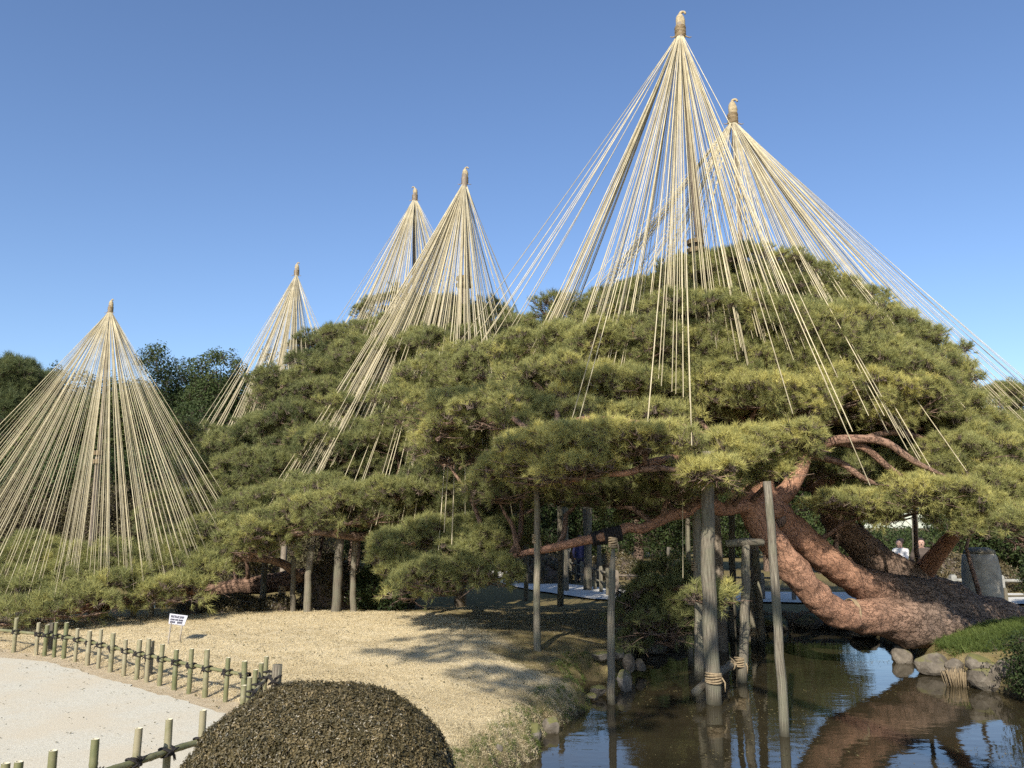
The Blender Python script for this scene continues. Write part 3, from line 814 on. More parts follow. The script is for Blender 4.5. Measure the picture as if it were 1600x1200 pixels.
main_pads = [
 (1150, 428, 15, 100, 34, .42), (1085, 448, 14.6, 66, 28, .42), (1230, 446, 15.4, 85, 34, .42), (1298, 484, 15.4, 85, 34, .44),
 (1000, 478, 15, 78, 32, .42), (935, 500, 14.2, 66, 28, .42), (866, 482, 15, 32, 22, .35), (1115, 500, 13.2, 110, 38, .46), (1225, 515, 13.2, 105, 38, .46), (1368, 515, 14.6, 76, 34, .46), (1428, 548, 14.4, 66, 40, .42),
 (880, 540, 13.2, 78, 34, .50), (980, 545, 12.6, 90, 38, .48), (1085, 565, 13.2, 95, 36, .52), (1195, 575, 13.2, 105, 36, .54), (1320, 560, 13.6, 105, 38, .50), (1455, 592, 13.8, 58, 44, .42),
 (690, 588, 14.2, 66, 34, .50), (770, 578, 13.6, 76, 34, .50), (860, 600, 12.4, 86, 36, .58), (960, 612, 12.4, 95, 34, .62), (1060, 618, 12.6, 86, 28, .66), (1180, 618, 12.6, 105, 28, .70), (1300, 618, 12.8, 105, 32, .72), (1400, 622, 13.2, 95, 38, .60), (1482, 646, 13.8, 66, 38, .52),
 (640, 640, 14.2, 58, 38, .48), (722, 648, 12.6, 70, 34, .55), (800, 645, 12, 76, 28, .60), (700, 702, 13, 60, 28, .52), (862, 702, 10.6, 86, 26, .76), (935, 690, 10.2, 66, 22, .80), (818, 725, 11.2, 58, 24, .66), (1010, 690, 10, 56, 16, .76), (1110, 700, 11, 50, 14, .72), (1170, 690, 11.2, 54, 14, .72), (1236, 688, 11.4, 50, 14, .72), (905, 735, 10.2, 60, 16, .8),
 (1560, 640, 17, 66, 38, .40), (1532, 680, 15, 76, 32, .46), (1592, 700, 14, 56, 32, .52), (1502, 708, 13, 76, 26, .60), (1560, 765, 12.6, 76, 32, .58), (1450, 772, 12, 66, 20, .70), (1352, 792, 12.6, 76, 16, .62), (1520, 805, 12.2, 58, 22, .6), (1612, 828, 11.6, 50, 28, .5), (1640, 770, 12.5, 60, 40, .5), (1660, 680, 14.5, 70, 40, .5),
 (1330, 775, 13.6, 30, 12, .55), (1400, 800, 12.5, 46, 14, .62),
 (1110, 742, 9.9, 34, 10, .7), (1045, 760, 11.5, 60, 22, .4), (960, 775, 12.5, 60, 22, .36), (1010, 790, 13.5, 60, 20, .3),
 (845, 742, 11, 60, 22, .68), (780, 765, 12.4, 56, 26, .5), (905, 765, 12.6, 60, 20, .38), (1150, 716, 11, 44, 12, .72), (1215, 735, 11.4, 24, 12, .66), (1085, 735, 10.4, 40, 14, .7),
 (1140, 535, 13.6, 90, 30, .45), (1270, 560, 13.2, 80, 30, .46), (1020, 580, 13, 80, 30, .48), (920, 575, 13, 70, 28, .5), (1380, 580, 13, 80, 32, .46), (1240, 595, 13.2, 80, 26, .56), (1120, 600, 13.0, 80, 26, .54),
 (1180, 470, 14.6, 90, 30, .42), (1050, 500, 14.2, 70, 30, .42), (1310, 530, 14.4, 80, 30, .42), (820, 610, 13.2, 60, 30, .5), (1440, 640, 13.8, 70, 32, .52), (1540, 730, 13.4, 70, 28, .5), (1480, 740, 14.5, 70, 26, .42),
 (1100, 650, 14.5, 120, 26, .3), (1240, 655, 15, 120, 26, .3), (960, 650, 14.5, 110, 28, .32), (1370, 660, 15, 100, 28, .32), (860, 680, 14.5, 80, 28, .34), (1180, 700, 17.5, 120, 30, .28), (1020, 720, 17, 100, 30, .28), (1300, 700, 18, 110, 30, .28), (1420, 730, 17.5, 80, 26, .3),
 (842, 662, 11.8, 60, 18, .62), (930, 655, 11.8, 60, 16, .64), (1012, 652, 11.8, 56, 14, .62), (1175, 738, 11.6, 28, 11, .66), (1232, 712, 11.6, 30, 12, .68), (1120, 760, 11.3, 34, 12, .5), (1310, 735, 13.4, 40, 16, .42), (1060, 745, 10.8, 34, 12, .62),
 (1380, 735, 14, 60, 22, .42), (1450, 715, 14.4, 60, 22, .42), (1340, 690, 14.4, 60, 20, .42),
 # far side of the dome
 (1100, 470, 17.5, 120, 36, .35), (1230, 490, 18, 120, 40, .35), (1340, 540, 17.5, 100, 40, .35), (980, 530, 17.5, 110, 40, .35), (1420, 600, 17, 90, 40, .35), (900, 590, 16.5, 100, 40, .35), (1080, 600, 16, 120, 40, .3), (1260, 610, 16, 120, 40, .3), (800, 640, 15.5, 90, 40, .35), (960, 680, 15, 100, 36, .3), (1400, 690, 16, 90, 36, .32), (1080, 690, 15.5, 80, 30, .28), (1500, 760, 17, 90, 40, .32), (1330, 740, 17.5, 90, 34, .3),
 (860, 760, 15, 80, 30, .3), (960, 750, 16.5, 80, 30, .28), (1180, 640, 17, 100, 34, .3),
]
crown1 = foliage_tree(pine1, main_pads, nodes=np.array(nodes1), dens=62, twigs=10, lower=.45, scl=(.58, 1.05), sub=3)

# ------------------------------------------------------------------ middle pine under the two central rope cones
base2 = atz(655, 935, -.3)
pine2 = empty('pine_tree', base2, 'layered green pine behind the lawn under the two middle rope cones', 'tree', 'pines hung with winter ropes')
nodes2 = []
limb('trunk', [(700, 930, 17.5), (698, 860, 17.5), (690, 800, 17.6), (700, 740, 17.8), (690, 660, 18.2), (700, 580, 19), (710, 500, 19.8)], [22, 18, 16, 14, 11, 8, 4], pine2, [1, 1, .8, .6, .4, .2, 0], 16, nodes=nodes2)
limb('trunk', [(660, 965, 18.9), (610, 938, 18.6), (560, 918, 18.3), (520, 906, 18.2), (470, 905, 18.2), (420, 912, 18.1), (370, 916, 18), (320, 923, 17.9), (280, 928, 17.8)], [12, 18, 17, 17, 16, 14, 12, 8, 4], pine2, [.8, .7, .6, .6, .6, .7, .7, .7, .8], 16, nodes=nodes2, label='thick trunk lying low and level behind the posts')
limb('trunk', [(640, 930, 18), (640, 840, 18), (644, 760, 18), (630, 690, 18.5), (600, 600, 20), (610, 510, 21.5)], [16, 13, 11, 9, 7, 3], pine2, [.6, .4, .3, .2, 0, 0], 14, nodes=nodes2)
limb('limb', [(690, 800, 17.6), (620, 830, 16.4), (560, 838, 15.6), (500, 832, 15.2), (440, 836, 15.2)], [9, 8, 7, 5, 3], pine2, [.9] * 5, nodes=nodes2)
limb('limb', [(690, 680, 18.2), (600, 690, 17.6), (520, 705, 17.2), (440, 735, 17.2), (370, 745, 17.6)], [9, 8, 7, 5, 2.5], pine2, nodes=nodes2)
limb('limb', [(700, 600, 19), (620, 610, 18.6), (530, 620, 18.6), (450, 650, 18.8)], [8, 7, 5, 2.5], pine2, nodes=nodes2)
limb('limb', [(690, 850, 17.4), (700, 880, 15), (720, 890, 13.5), (760, 880, 12.8)], [10, 8, 6, 3], pine2, nodes=nodes2)
limb('limb', [(690, 870, 17.4), (640, 905, 15), (620, 900, 13.8)], [9, 7, 3], pine2, nodes=nodes2)
limb('limb', [(470, 905, 16.4), (440, 880, 15.8), (390, 872, 15.2), (330, 880, 15.2)], [6, 6, 5, 3], pine2, [.9] * 4, nodes=nodes2)
mid_pads = [
 (620, 490, 22, 56, 30, .30), (690, 500, 20.6, 66, 30, .34), (750, 505, 20, 54, 30, .32), (655, 525, 20, 76, 32, .38), (808, 525, 19, 56, 28, .38), (570, 535, 21, 66, 32, .36), (508, 552, 22, 56, 30, .34),
 (540, 592, 19.2, 76, 34, .36), (625, 572, 18.4, 76, 34, .42), (462, 625, 19, 66, 34, .36), (560, 640, 17.6, 86, 34, .40), (482, 672, 17.6, 76, 34, .38), (705, 545, 17.6, 76, 30, .44), (420, 682, 18, 58, 34, .36), (368, 712, 18, 66, 34, .36), (325, 705, 19, 56, 34, .34), (440, 732, 17, 76, 32, .40), (550, 700, 16.6, 86, 32, .38), (622, 690, 16.2, 58, 34, .40),
 (545, 795, 15, 100, 32, .48), (618, 805, 15.6, 58, 28, .44), (500, 775, 15.6, 76, 24, .44), (405, 800, 16, 58, 25, .44), (335, 845, 15.6, 76, 28, .48), (398, 848, 15, 52, 22, .50), (285, 805, 17, 56, 30, .42), (432, 818, 15.2, 52, 22, .48), (370, 780, 17, 60, 30, .38), (470, 745, 17.5, 60, 28, .36),
 (700, 838, 13.6, 66, 26, .52), (640, 858, 13.4, 56, 28, .54), (742, 868, 13, 56, 26, .56), (690, 905, 12.8, 62, 24, .50), (762, 895, 12.6, 50, 18, .54), (640, 895, 13.2, 40, 16, .5), (705, 780, 15.2, 66, 34, .36), (765, 805, 14.6, 56, 28, .42), (600, 745, 16.6, 56, 24, .36), (800, 840, 13.6, 40, 20, .45), (745, 700, 16, 60, 30, .36), (790, 750, 15, 50, 26, .36),
 (600, 600, 22, 110, 44, .28), (700, 600, 21, 110, 44, .28), (500, 650, 21, 100, 44, .28), (600, 690, 20, 110, 40, .26), (440, 720, 20, 90, 40, .26), (740, 660, 19, 90, 40, .28), (520, 760, 19.5, 90, 34, .24), (380, 770, 19.5, 80, 34, .25), (640, 780, 20, 80, 34, .22), (780, 700, 19, 70, 40, .26),
]
foliage_tree(pine2, mid_pads, nodes=np.array(nodes2), tint_shift=-.07, dens=54, twigs=8, lower=.45, scl=(.62, 1.1), sub=3)

# low sprawling pine at left under the left cone
base4 = np.array([-8.2, 15.2, gz(-8.2, 15.2)])
pine4 = empty('pine_tree', base4, 'low sprawling pine at the foot of the leftmost rope cone', 'tree', 'pines hung with winter ropes')
nodes4 = []
limb('trunk', [(150, 975, 15.2), (150, 945, 15.2), (120, 935, 15), (60, 930, 14.8), (0, 940, 14.6)], [14, 13, 11, 8, 4], pine4, [1, 1, .8, .7, .6], 12, nodes=nodes4)
limb('limb', [(150, 945, 15.2), (200, 938, 15), (250, 930, 15), (310, 925, 15.2)], [11, 9, 7, 3], pine4, nodes=nodes4)
limb('limb', [(150, 950, 15.2), (145, 948, 14.2), (110, 955, 13.6), (70, 960, 13.3)], [9, 7, 5, 3], pine4, nodes=nodes4)
left_pads = [(60, 880, 15, 86, 28, .46), (160, 886, 15, 86, 28, .48), (250, 878, 15.2, 76, 28, .48), (35, 930, 14, 76, 26, .46), (108, 948, 13.4, 60, 20, .5), (205, 920, 14.4, 66, 22, .52), (300, 900, 14.8, 58, 28, .52), (20, 962, 13.2, 56, 18, .46), (-50, 900, 14.5, 70, 34, .46), (-60, 950, 13.5, 60, 24, .46), (120, 905, 14.5, 70, 26, .5), (270, 925, 14.2, 44, 18, .55), (60, 915, 14.2, 60, 22, .5)]
foliage_tree(pine4, left_pads, nodes=np.array(nodes4), tint_shift=-.05, dens=40, twigs=9)

# drooping dark pine at the waterside in the middle
bs = atz(1040, 1005, -.2)
pine5 = empty('pine_tree', bs, 'small dark drooping pine at the waterside beside the thick post', 'tree')
nodes5 = []
limb('trunk', [(1055, 1010, 13.4), (1050, 970, 13.4), (1040, 930, 13.3), (1055, 890, 13.3)], [9, 8, 6, 3], pine5, [1, 1, .8, .5], 10, nodes=nodes5)
foliage_tree(pine5, [(1020, 940, 13, 50, 26, .22), (1065, 925, 13, 46, 24, .26), (1040, 975, 12.8, 54, 24, .14), (1000, 965, 13.2, 36, 20, .18), (1080, 965, 13, 36, 24, .16), (1110, 935, 11.2, 38, 13, .5), (1040, 905, 13.4, 44, 20, .24), (1005, 1000, 13.2, 30, 12, .3)], nodes=np.array(nodes5), dens=46, twigs=12)
# pine on the viewer's side of the garden: its crown throws the broken shade on the mossy slope
hz_ = np.array([math.sin(R(SUN_AZ)), math.cos(R(SUN_AZ))])
pine6 = empty('pine_tree', (3.4, -5.4, 0), 'tall pine on the near side that shades the mossy slope', 'tree')
nodes6 = []
tp6 = smooth_path(np.array([[3.4, -5.4, -.3], [3.0, -5.0, 3], [1.4, -3.8, 6], [-.6, -2.2, 8.2], [-2.4, -.8, 9.6]]), 6)
mb = MB(); mb.tube(tp6, np.linspace(.34, .06, len(tp6)), 16, rough=.1, att=np.linspace(1, 0, len(tp6))); mb.build('trunk', M['bark'], pine6, att_name='age')
P6, N6, T6 = [], [], []
mb = MB()
for gx, gy, H6, rx6 in [(-1.0, 10.9, 8.3, .75), (-.3, 11.6, 8.8, .9), (.6, 10.4, 8.0, .8), (.3, 9.4, 7.4, .7), (.9, 12.2, 9.0, 1.0), (1.7, 11.4, 8.6, .7), (-.4, 13.4, 9.4, .9), (1.2, 14.0, 9.8, 1.1), (2.4, 13.2, 9.2, .8), (.2, 15.2, 10.2, 1.0), (2.0, 15.6, 10.4, 1.0), (-1.2, 14.8, 9.8, .8), (2.6, 16.6, 10.6, .9), (1.0, 17.2, 11.0, .9), (-.2, 9.9, 7.6, .6), (.9, 8.9, 7.0, .5), (-.9, 12.4, 9.0, .7), (1.6, 9.9, 7.6, .5)]:
    c = np.array([gx + hz_[0] * H6 / math.tan(R(SUN_EL)), gy + hz_[1] * H6 / math.tan(R(SUN_EL)), H6])
    a, b, t = pad_points(c, rx6, rx6 * .55, .28, 24, .4, .3)
    P6.append(a); N6.append(b); T6.append(t)
    pad_twigs(mb, c, rx6, rx6 * .55, .28, 9)
    branch_to(mb, tp6[np.argmin(np.linalg.norm(tp6 - c, axis=1))], c - [0, 0, .1], .07, .02)
P6 = np.concatenate(P6); scatter('crown', 'pine', P6, np.concatenate(N6), rng.uniform(.8, 1.2, len(P6)), np.concatenate(T6), pine6)
mb.build('branches', M['bark'], pine6, kind='stuff', att_name='age')
#--DETAIL--
# ------------------------------------------------------------------ broadleaf trees and shrubs behind
def broad_tree(name, px, py_top, Yd, w, label, tint=.35, kind='leaf', base_z=None, h_frac=.8, scl=(1.5, 2.3), dens=4.2, group='dark trees along the far bank', n_blob=16, cat='tree', seed=0, trunk=True):
    top = at(px, py_top, Yd)
    bz = gz(top[0], Yd) if base_z is None else base_z
    H = top[2] - bz
    rx = w * mpp(Yd)
    t = empty(name, (top[0], Yd, bz), label, cat, group)
    r = np.random.default_rng(100 + seed + int(px))
    mb = MB()
    P, N, T = [], [], []
    cz = bz + H * (1 - h_frac / 2); rzt = H * h_frac / 2
    hub = np.array([top[0], Yd, bz + H * (1 - h_frac) + .25 * H * h_frac])
    for i in range(n_blob):
        d = unit(r.normal(0, 1, 3)); k = r.uniform(.35, .78)
        br = r.uniform(.30, .46)
        c = np.array([top[0] + d[0] * k * rx, Yd + d[1] * k * rx, cz + d[2] * k * rzt])
        b = max(.4, (br + .12) * min(rx, rzt * 1.1))
        if i < 6:
            fz_ = [0, .16, .22, .36, .45, .55][i]
            c = np.array([top[0] + (r.uniform(-.5, .5) * rx * (.25 + fz_) if i else 0), Yd + r.uniform(-.4, .4) * rx, cz + rzt - b * .85 - fz_ * H * h_frac])
        n = int(4 * np.pi * b * b * dens)
        dv = unit(r.normal(0, 1, (n, 3)))
        rad = b * (1 + .28 * nz(dv * 2.2, 1.5, i)) * r.uniform(.72, 1.05, n)
        q = c + dv * rad[:, None] * [1.1, 1.1, .85]
        P.append(q); N.append(dv + [0, 0, .35] + r.normal(0, .3, (n, 3)))
        T.append(tint + .12 * nz(q, 1.1, i) + r.normal(0, .10, n) + r.uniform(-.08, .08))
        branch_to(mb, hub, c, .05 * b + .03, .02, k=6, seg=5)
    P = np.concatenate(P); N = np.concatenate(N); T = np.concatenate(T)
    keep = P[:, 2] > bz + .05
    scatter('crown', kind, P[keep], N[keep], r.uniform(*scl, keep.sum()), T[keep], t)
    if trunk:
        mb2 = MB()
        base = np.array([top[0], Yd, bz - .15])
        p = smooth_path([base, base + (hub - base) * .5 + r.normal(0, .08, 3) * [1, 1, 0], hub], 4)
        mb2.tube(p, np.linspace(.05 * H * .6 + .05, .05 * H * .35 + .03, len(p)), 9, rough=.12, att=np.ones(len(p)))
        mb2.build('trunk', M['bark'], t, att_name='age')
        mb.build('branches', M['twig'], t, kind='stuff')
    return t
BT = 'dark trees along the far bank'
broad_tree('pine_tree', 45, 572, 36, 85, 'dark bushy pine on the horizon at the far left edge', .02, 'pine', scl=(2.2, 3.0), dens=9, seed=1, n_blob=22)
broad_tree('broadleaf_tree', 251, 546, 40, 42, 'tall narrow evergreen tree just right of the leftmost rope cone', .30, dens=7, seed=2, n_blob=18)
broad_tree('broadleaf_tree', 298, 568, 42, 62, 'low thin crowned tree between the two tall evergreen trees', .28, dens=7, seed=3)
broad_tree('broadleaf_tree', 352, 556, 38, 56, 'wide olive evergreen tree left of the second rope cone', .50, dens=7, seed=4, n_blob=20)
broad_tree('broadleaf_tree', 270, 660, 34, 75, 'round evergreen tree below the tall narrow one', .30, dens=7, seed=5, n_blob=20)
broad_tree('broadleaf_tree', 175, 592, 33, 80, 'yellowish tree seen through the ropes of the leftmost cone', .72, dens=7, seed=6, n_blob=22)
broad_tree('broadleaf_tree', 95, 640, 31, 66, 'brownish tree seen through the left ropes of the leftmost cone', .60, dens=7, seed=7, n_blob=18)
broad_tree('broadleaf_tree', -20, 650, 32, 80, 'dark tree cut by the left picture edge', .15, seed=8, n_blob=16)
broad_tree('pine_tree', 512, 510, 44, 38, 'dark distant pine top between the second and third rope cones', .12, 'pine', scl=(2.4, 3.2), dens=6, seed=9)
broad_tree('broadleaf_tree', 440, 540, 38, 60, 'dark evergreen tree seen through the second rope cone', .28, seed=10)
broad_tree('broadleaf_tree', 560, 620, 38, 110, 'dark evergreen mass behind the middle pine', .22, seed=11, n_blob=18)
broad_tree('broadleaf_tree', 720, 600, 40, 110, 'dark evergreen mass behind the tall middle cone', .22, seed=12, n_blob=18)
for i, (px, pt, Yd, w, tn, lab) in enumerate([
    (5, 600, 39, 81, .14, 'dark evergreen in the treeline at the very left edge'), (100, 578, 41, 74, .16, 'dark evergreen in the treeline left of the first cone apex'), (150, 625, 37, 94, .50, 'brown green tree behind the middle of the leftmost cone'),
    (215, 600, 41, 67, .26, 'dark evergreen at the right shoulder of the leftmost cone'), (320, 610, 37, 81, .34, 'olive evergreen in the treeline between the first two cones'), (395, 590, 40, 67, .38, 'olive evergreen touching the left ropes of the second cone'),
    (250, 700, 31, 108, .24, 'low dark evergreen in front of the treeline between the first two cones'), (60, 700, 30, 108, .34, 'low brown green tree behind the left ropes of the leftmost cone'), (160, 705, 29.5, 108, .36, 'low brown green tree behind the pole of the leftmost cone'), (340, 720, 31, 94, .26, 'low dark evergreen left of the middle pine'),
    (480, 590, 40, 81, .24, 'dark evergreen behind the second cone foot'), (-40, 720, 30, 94, .3, 'low dark tree cut by the left edge')]):
    broad_tree('broadleaf_tree', px, pt, Yd, w, lab, tn, dens=6.5, n_blob=20, seed=200 + i)
for i, (px, pt, Yd, w, tn, lab) in enumerate([
    (60, 735, 27.5, 80, .40, 'brown bare shrub on the far bank at the left edge'), (170, 750, 27.2, 70, .45, 'brown shrub behind the bound post of the leftmost cone'), (275, 760, 27.4, 70, .35, 'brown shrub on the far bank right of the leftmost cone'),
    (380, 790, 27.6, 80, .35, 'dark shrub on the far bank behind the low trunk'), (480, 800, 27, 70, .30, 'dark shrub on the far bank left of the leaning grey post'), (-40, 760, 27, 70, .40, 'brown shrub on the far bank beyond the left edge')]):
    broad_tree('bank_shrub', px, pt, Yd, w, lab, tn, 'shrub', h_frac=.95, scl=(1.8, 2.6), dens=7, group='shrubs on the far bank', n_blob=12, cat='shrub', seed=20 + i, trunk=False)
for i, (px, pt, Yd, w, tn, lab, kd) in enumerate([
    (885, 665, 36, 80, .40, 'green tree behind the path in the middle gap', 'leaf'), (990, 640, 40, 95, .35, 'dark tree above the navy walker', 'leaf'), (1090, 640, 38, 90, .40, 'dark tree behind the thick pond post', 'leaf'),
    (1190, 640, 38, 86, .35, 'dark tree behind the trunk fork', 'leaf'), (815, 700, 33, 70, .35, 'dark tree behind the long low limb tip', 'leaf'), (1275, 690, 36, 66, .42, 'dark tree behind the bright orange trunk', 'leaf'),
    (1350, 836, 37, 60, .5, 'rounded green hedge tree left of the white coated visitor', 'leaf'), (1450, 832, 35, 70, .46, 'rounded green hedge tree behind the two visitors', 'leaf'), (1545, 770, 30, 66, .40, 'dark evergreen behind the stone pillar', 'leaf'), (1625, 770, 28, 70, .42, 'dark evergreen at the right picture edge', 'leaf'),
    (640, 800, 30, 90, .30, 'dark tree behind the upright trunks of the middle pine', 'leaf')]):
    broad_tree('broadleaf_tree', px, pt, Yd, w, lab, tn, kd, h_frac=.9, seed=40 + i, group='trees beyond the back path', n_blob=14)

P, N, T = [], [], []
for k, px in enumerate(list(range(-900, 2600, 34))):
    gap = 1325 < px < 1470
    pt = 838 if gap else 775 + 30 * math.sin(k * 1.7) + 14 * math.sin(k * 4.1)
    Yd = 56 + 5 * math.sin(k * 2.3)
    top = at(px, pt, Yd); H = top[2] + .3
    for b in range(7):
        c = np.array([top[0] + rng.normal(0, .7), Yd + rng.normal(0, .8), -.3 + H * rng.uniform(.15, .88)]); br = rng.uniform(.5, .95)
        n = int(30 * br * br) + 10; dv = unit(rng.normal(0, 1, (n, 3)))
        q = c + dv * br * [1.25, 1.25, .8] * rng.uniform(.75, 1.05, (n, 1))
        P.append(q); N.append(dv + [0, 0, .3]); T.append(.32 + .1 * math.sin(k * 1.3) + rng.normal(0, .1, n))
P = np.concatenate(P); tag(scatter('far_woods', 'leaf', P, np.concatenate(N), rng.uniform(2.2, 3.4, len(P)), np.concatenate(T)), 'distant dark band of trees behind the garden', None, None, 'stuff')
def mound(name, px, py_top, Yd, w, label, tint=.4, kind='azalea', scl=(1.6, 2.2), dens=150, group='clipped low shrubs', h=None):
    """clipped dome shrub: leafy skin over a twiggy core"""
    top = at(px, py_top, Yd)
    bz = gz(top[0], Yd); H = max(.25, top[2] - bz) if h is None else h
    rx = w * mpp(Yd)
    t = empty(name, (top[0], Yd, bz), label, 'shrub', group)
    n = int(2 * np.pi * rx * max(rx, H) * dens)
    dv = unit(rng.normal(0, 1, (n, 3))); dv[:, 2] = np.abs(dv[:, 2])
    rad = (1 + .05 * nz(dv * 3, 1.5, px)) * rng.uniform(.93, 1.03, n)
    P = np.array([top[0], Yd, bz]) + dv * rad[:, None] * [rx, rx * .9, H]
    scatter('leaves', kind, P, dv + rng.normal(0, .35, (n, 3)), rng.uniform(*scl, n), tint + .15 * nz(P, 3, 1) + rng.normal(0, .15, n), t)
    bm = bmesh.new(); bmesh.ops.create_icosphere(bm, subdivisions=3, radius=1)
    for v in bm.verts: v.co = Vector((v.co.x * rx * .93, v.co.y * rx * .84, max(v.co.z, -.05) * H * .93))
    me = bpy.data.meshes.new('twig_core'); bm.to_mesh(me); bm.free(); me.materials.append(M['twig'])
    o = bpy.data.objects.new('twig_core', me); COL.objects.link(o); o.parent = t
    return t
mound('clipped_shrub', 305, 958, 15.9, 24, 'small brown dome shrub behind the white sign', .4)
mound('clipped_shrub', 366, 948, 16.2, 46, 'wide low brown dome shrub on the lawn crest', .35)
mound('clipped_shrub', 430, 946, 16.4, 32, 'low brown dome shrub left of the leaning grey post', .35)
mound('clipped_shrub', 518, 870, 17.2, 48, 'tall dark brown clipped shrub behind the leaning grey post', .2, dens=110)
broad_tree('camellia_bush', 600, 866, 17.0, 42, 'glossy dark green bush between the grey posts and the yellow pine clump', .25, 'leaf', h_frac=1.0, scl=(.7, 1.0), dens=26, group=None, n_blob=12, cat='shrub', seed=70)
mound('clipped_shrub', 850, 862, 30, 40, 'clipped brown hedge beside the back path', .5, scl=(3, 4), dens=45)
mound('clipped_shrub', 960, 868, 33, 50, 'clipped brown hedge behind the navy walker', .45, scl=(3, 4), dens=40)
mound('clipped_shrub', 1010, 905, 20, 46, 'dark low shrub on the far pond bank behind the weathered stump post', .2, scl=(2, 3), dens=60)
mound('clipped_shrub', 1500, 868, 27.5, 80, 'long clipped olive hedge between the visitors and the stone pillar', .45, scl=(3, 4), dens=45)
mound('clipped_shrub', 1395, 872, 28, 60, 'clipped olive hedge behind the white coated visitor', .45, scl=(3, 4), dens=45)
broad_tree('evergreen_bush', 1648, 985, 10.6, 44, 'dark evergreen bush at the water edge in the right corner', .2, 'leaf', h_frac=1.0, scl=(.55, .8), dens=40, group=None, n_blob=9, cat='shrub', seed=71, base_z=-.35)
broad_tree('evergreen_bush', 1640, 850, 20.5, 48, 'dark evergreen bush behind the stone pillar at the right edge', .25, 'leaf', h_frac=1.0, scl=(.8, 1.2), dens=22, group=None, n_blob=10, cat='shrub', seed=72)

# big clipped azalea in the foreground
AZ = np.array([-1.005, 4.62, 0.0])
az = empty('clipped_azalea', AZ, 'large clipped brown green azalea dome in the foreground', 'shrub')
n = 34000
dv = unit(rng.normal(0, 1, (n, 3)))
dv = dv[dv[:, 2] > -.35]; n = len(dv)
def azshape(dv): return np.sign(dv) * np.abs(dv) ** np.array([.95, .95, .88])
sh = azshape(dv) * [.70, .66, .605] * (1 + .025 * nz(dv * 3, 2, 3))[:, None]
P = AZ + [0, 0, .235] + sh * rng.uniform(.965, 1.02, n)[:, None]
P[:, 2] = np.maximum(P[:, 2], .01)
scatter('leaves', 'azalea', P, dv + rng.normal(0, .45, (n, 3)), rng.uniform(.40, .80, n), .42 + .16 * nz(P, 2.2, 2) + rng.normal(0, .20, n), az)
bm = bmesh.new(); bmesh.ops.create_icosphere(bm, subdivisions=4, radius=1)
for v in bm.verts:
    d = np.array(v.co); q = azshape(d[None])[0] * [.70, .66, .605] * .94
    v.co = Vector((q[0], q[1], max(q[2] + .235, 0)))
me = bpy.data.meshes.new('twig_core'); bm.to_mesh(me); bm.free(); me.materials.append(M['twig'])
o = bpy.data.objects.new('twig_core', me); COL.objects.link(o); o.parent = az

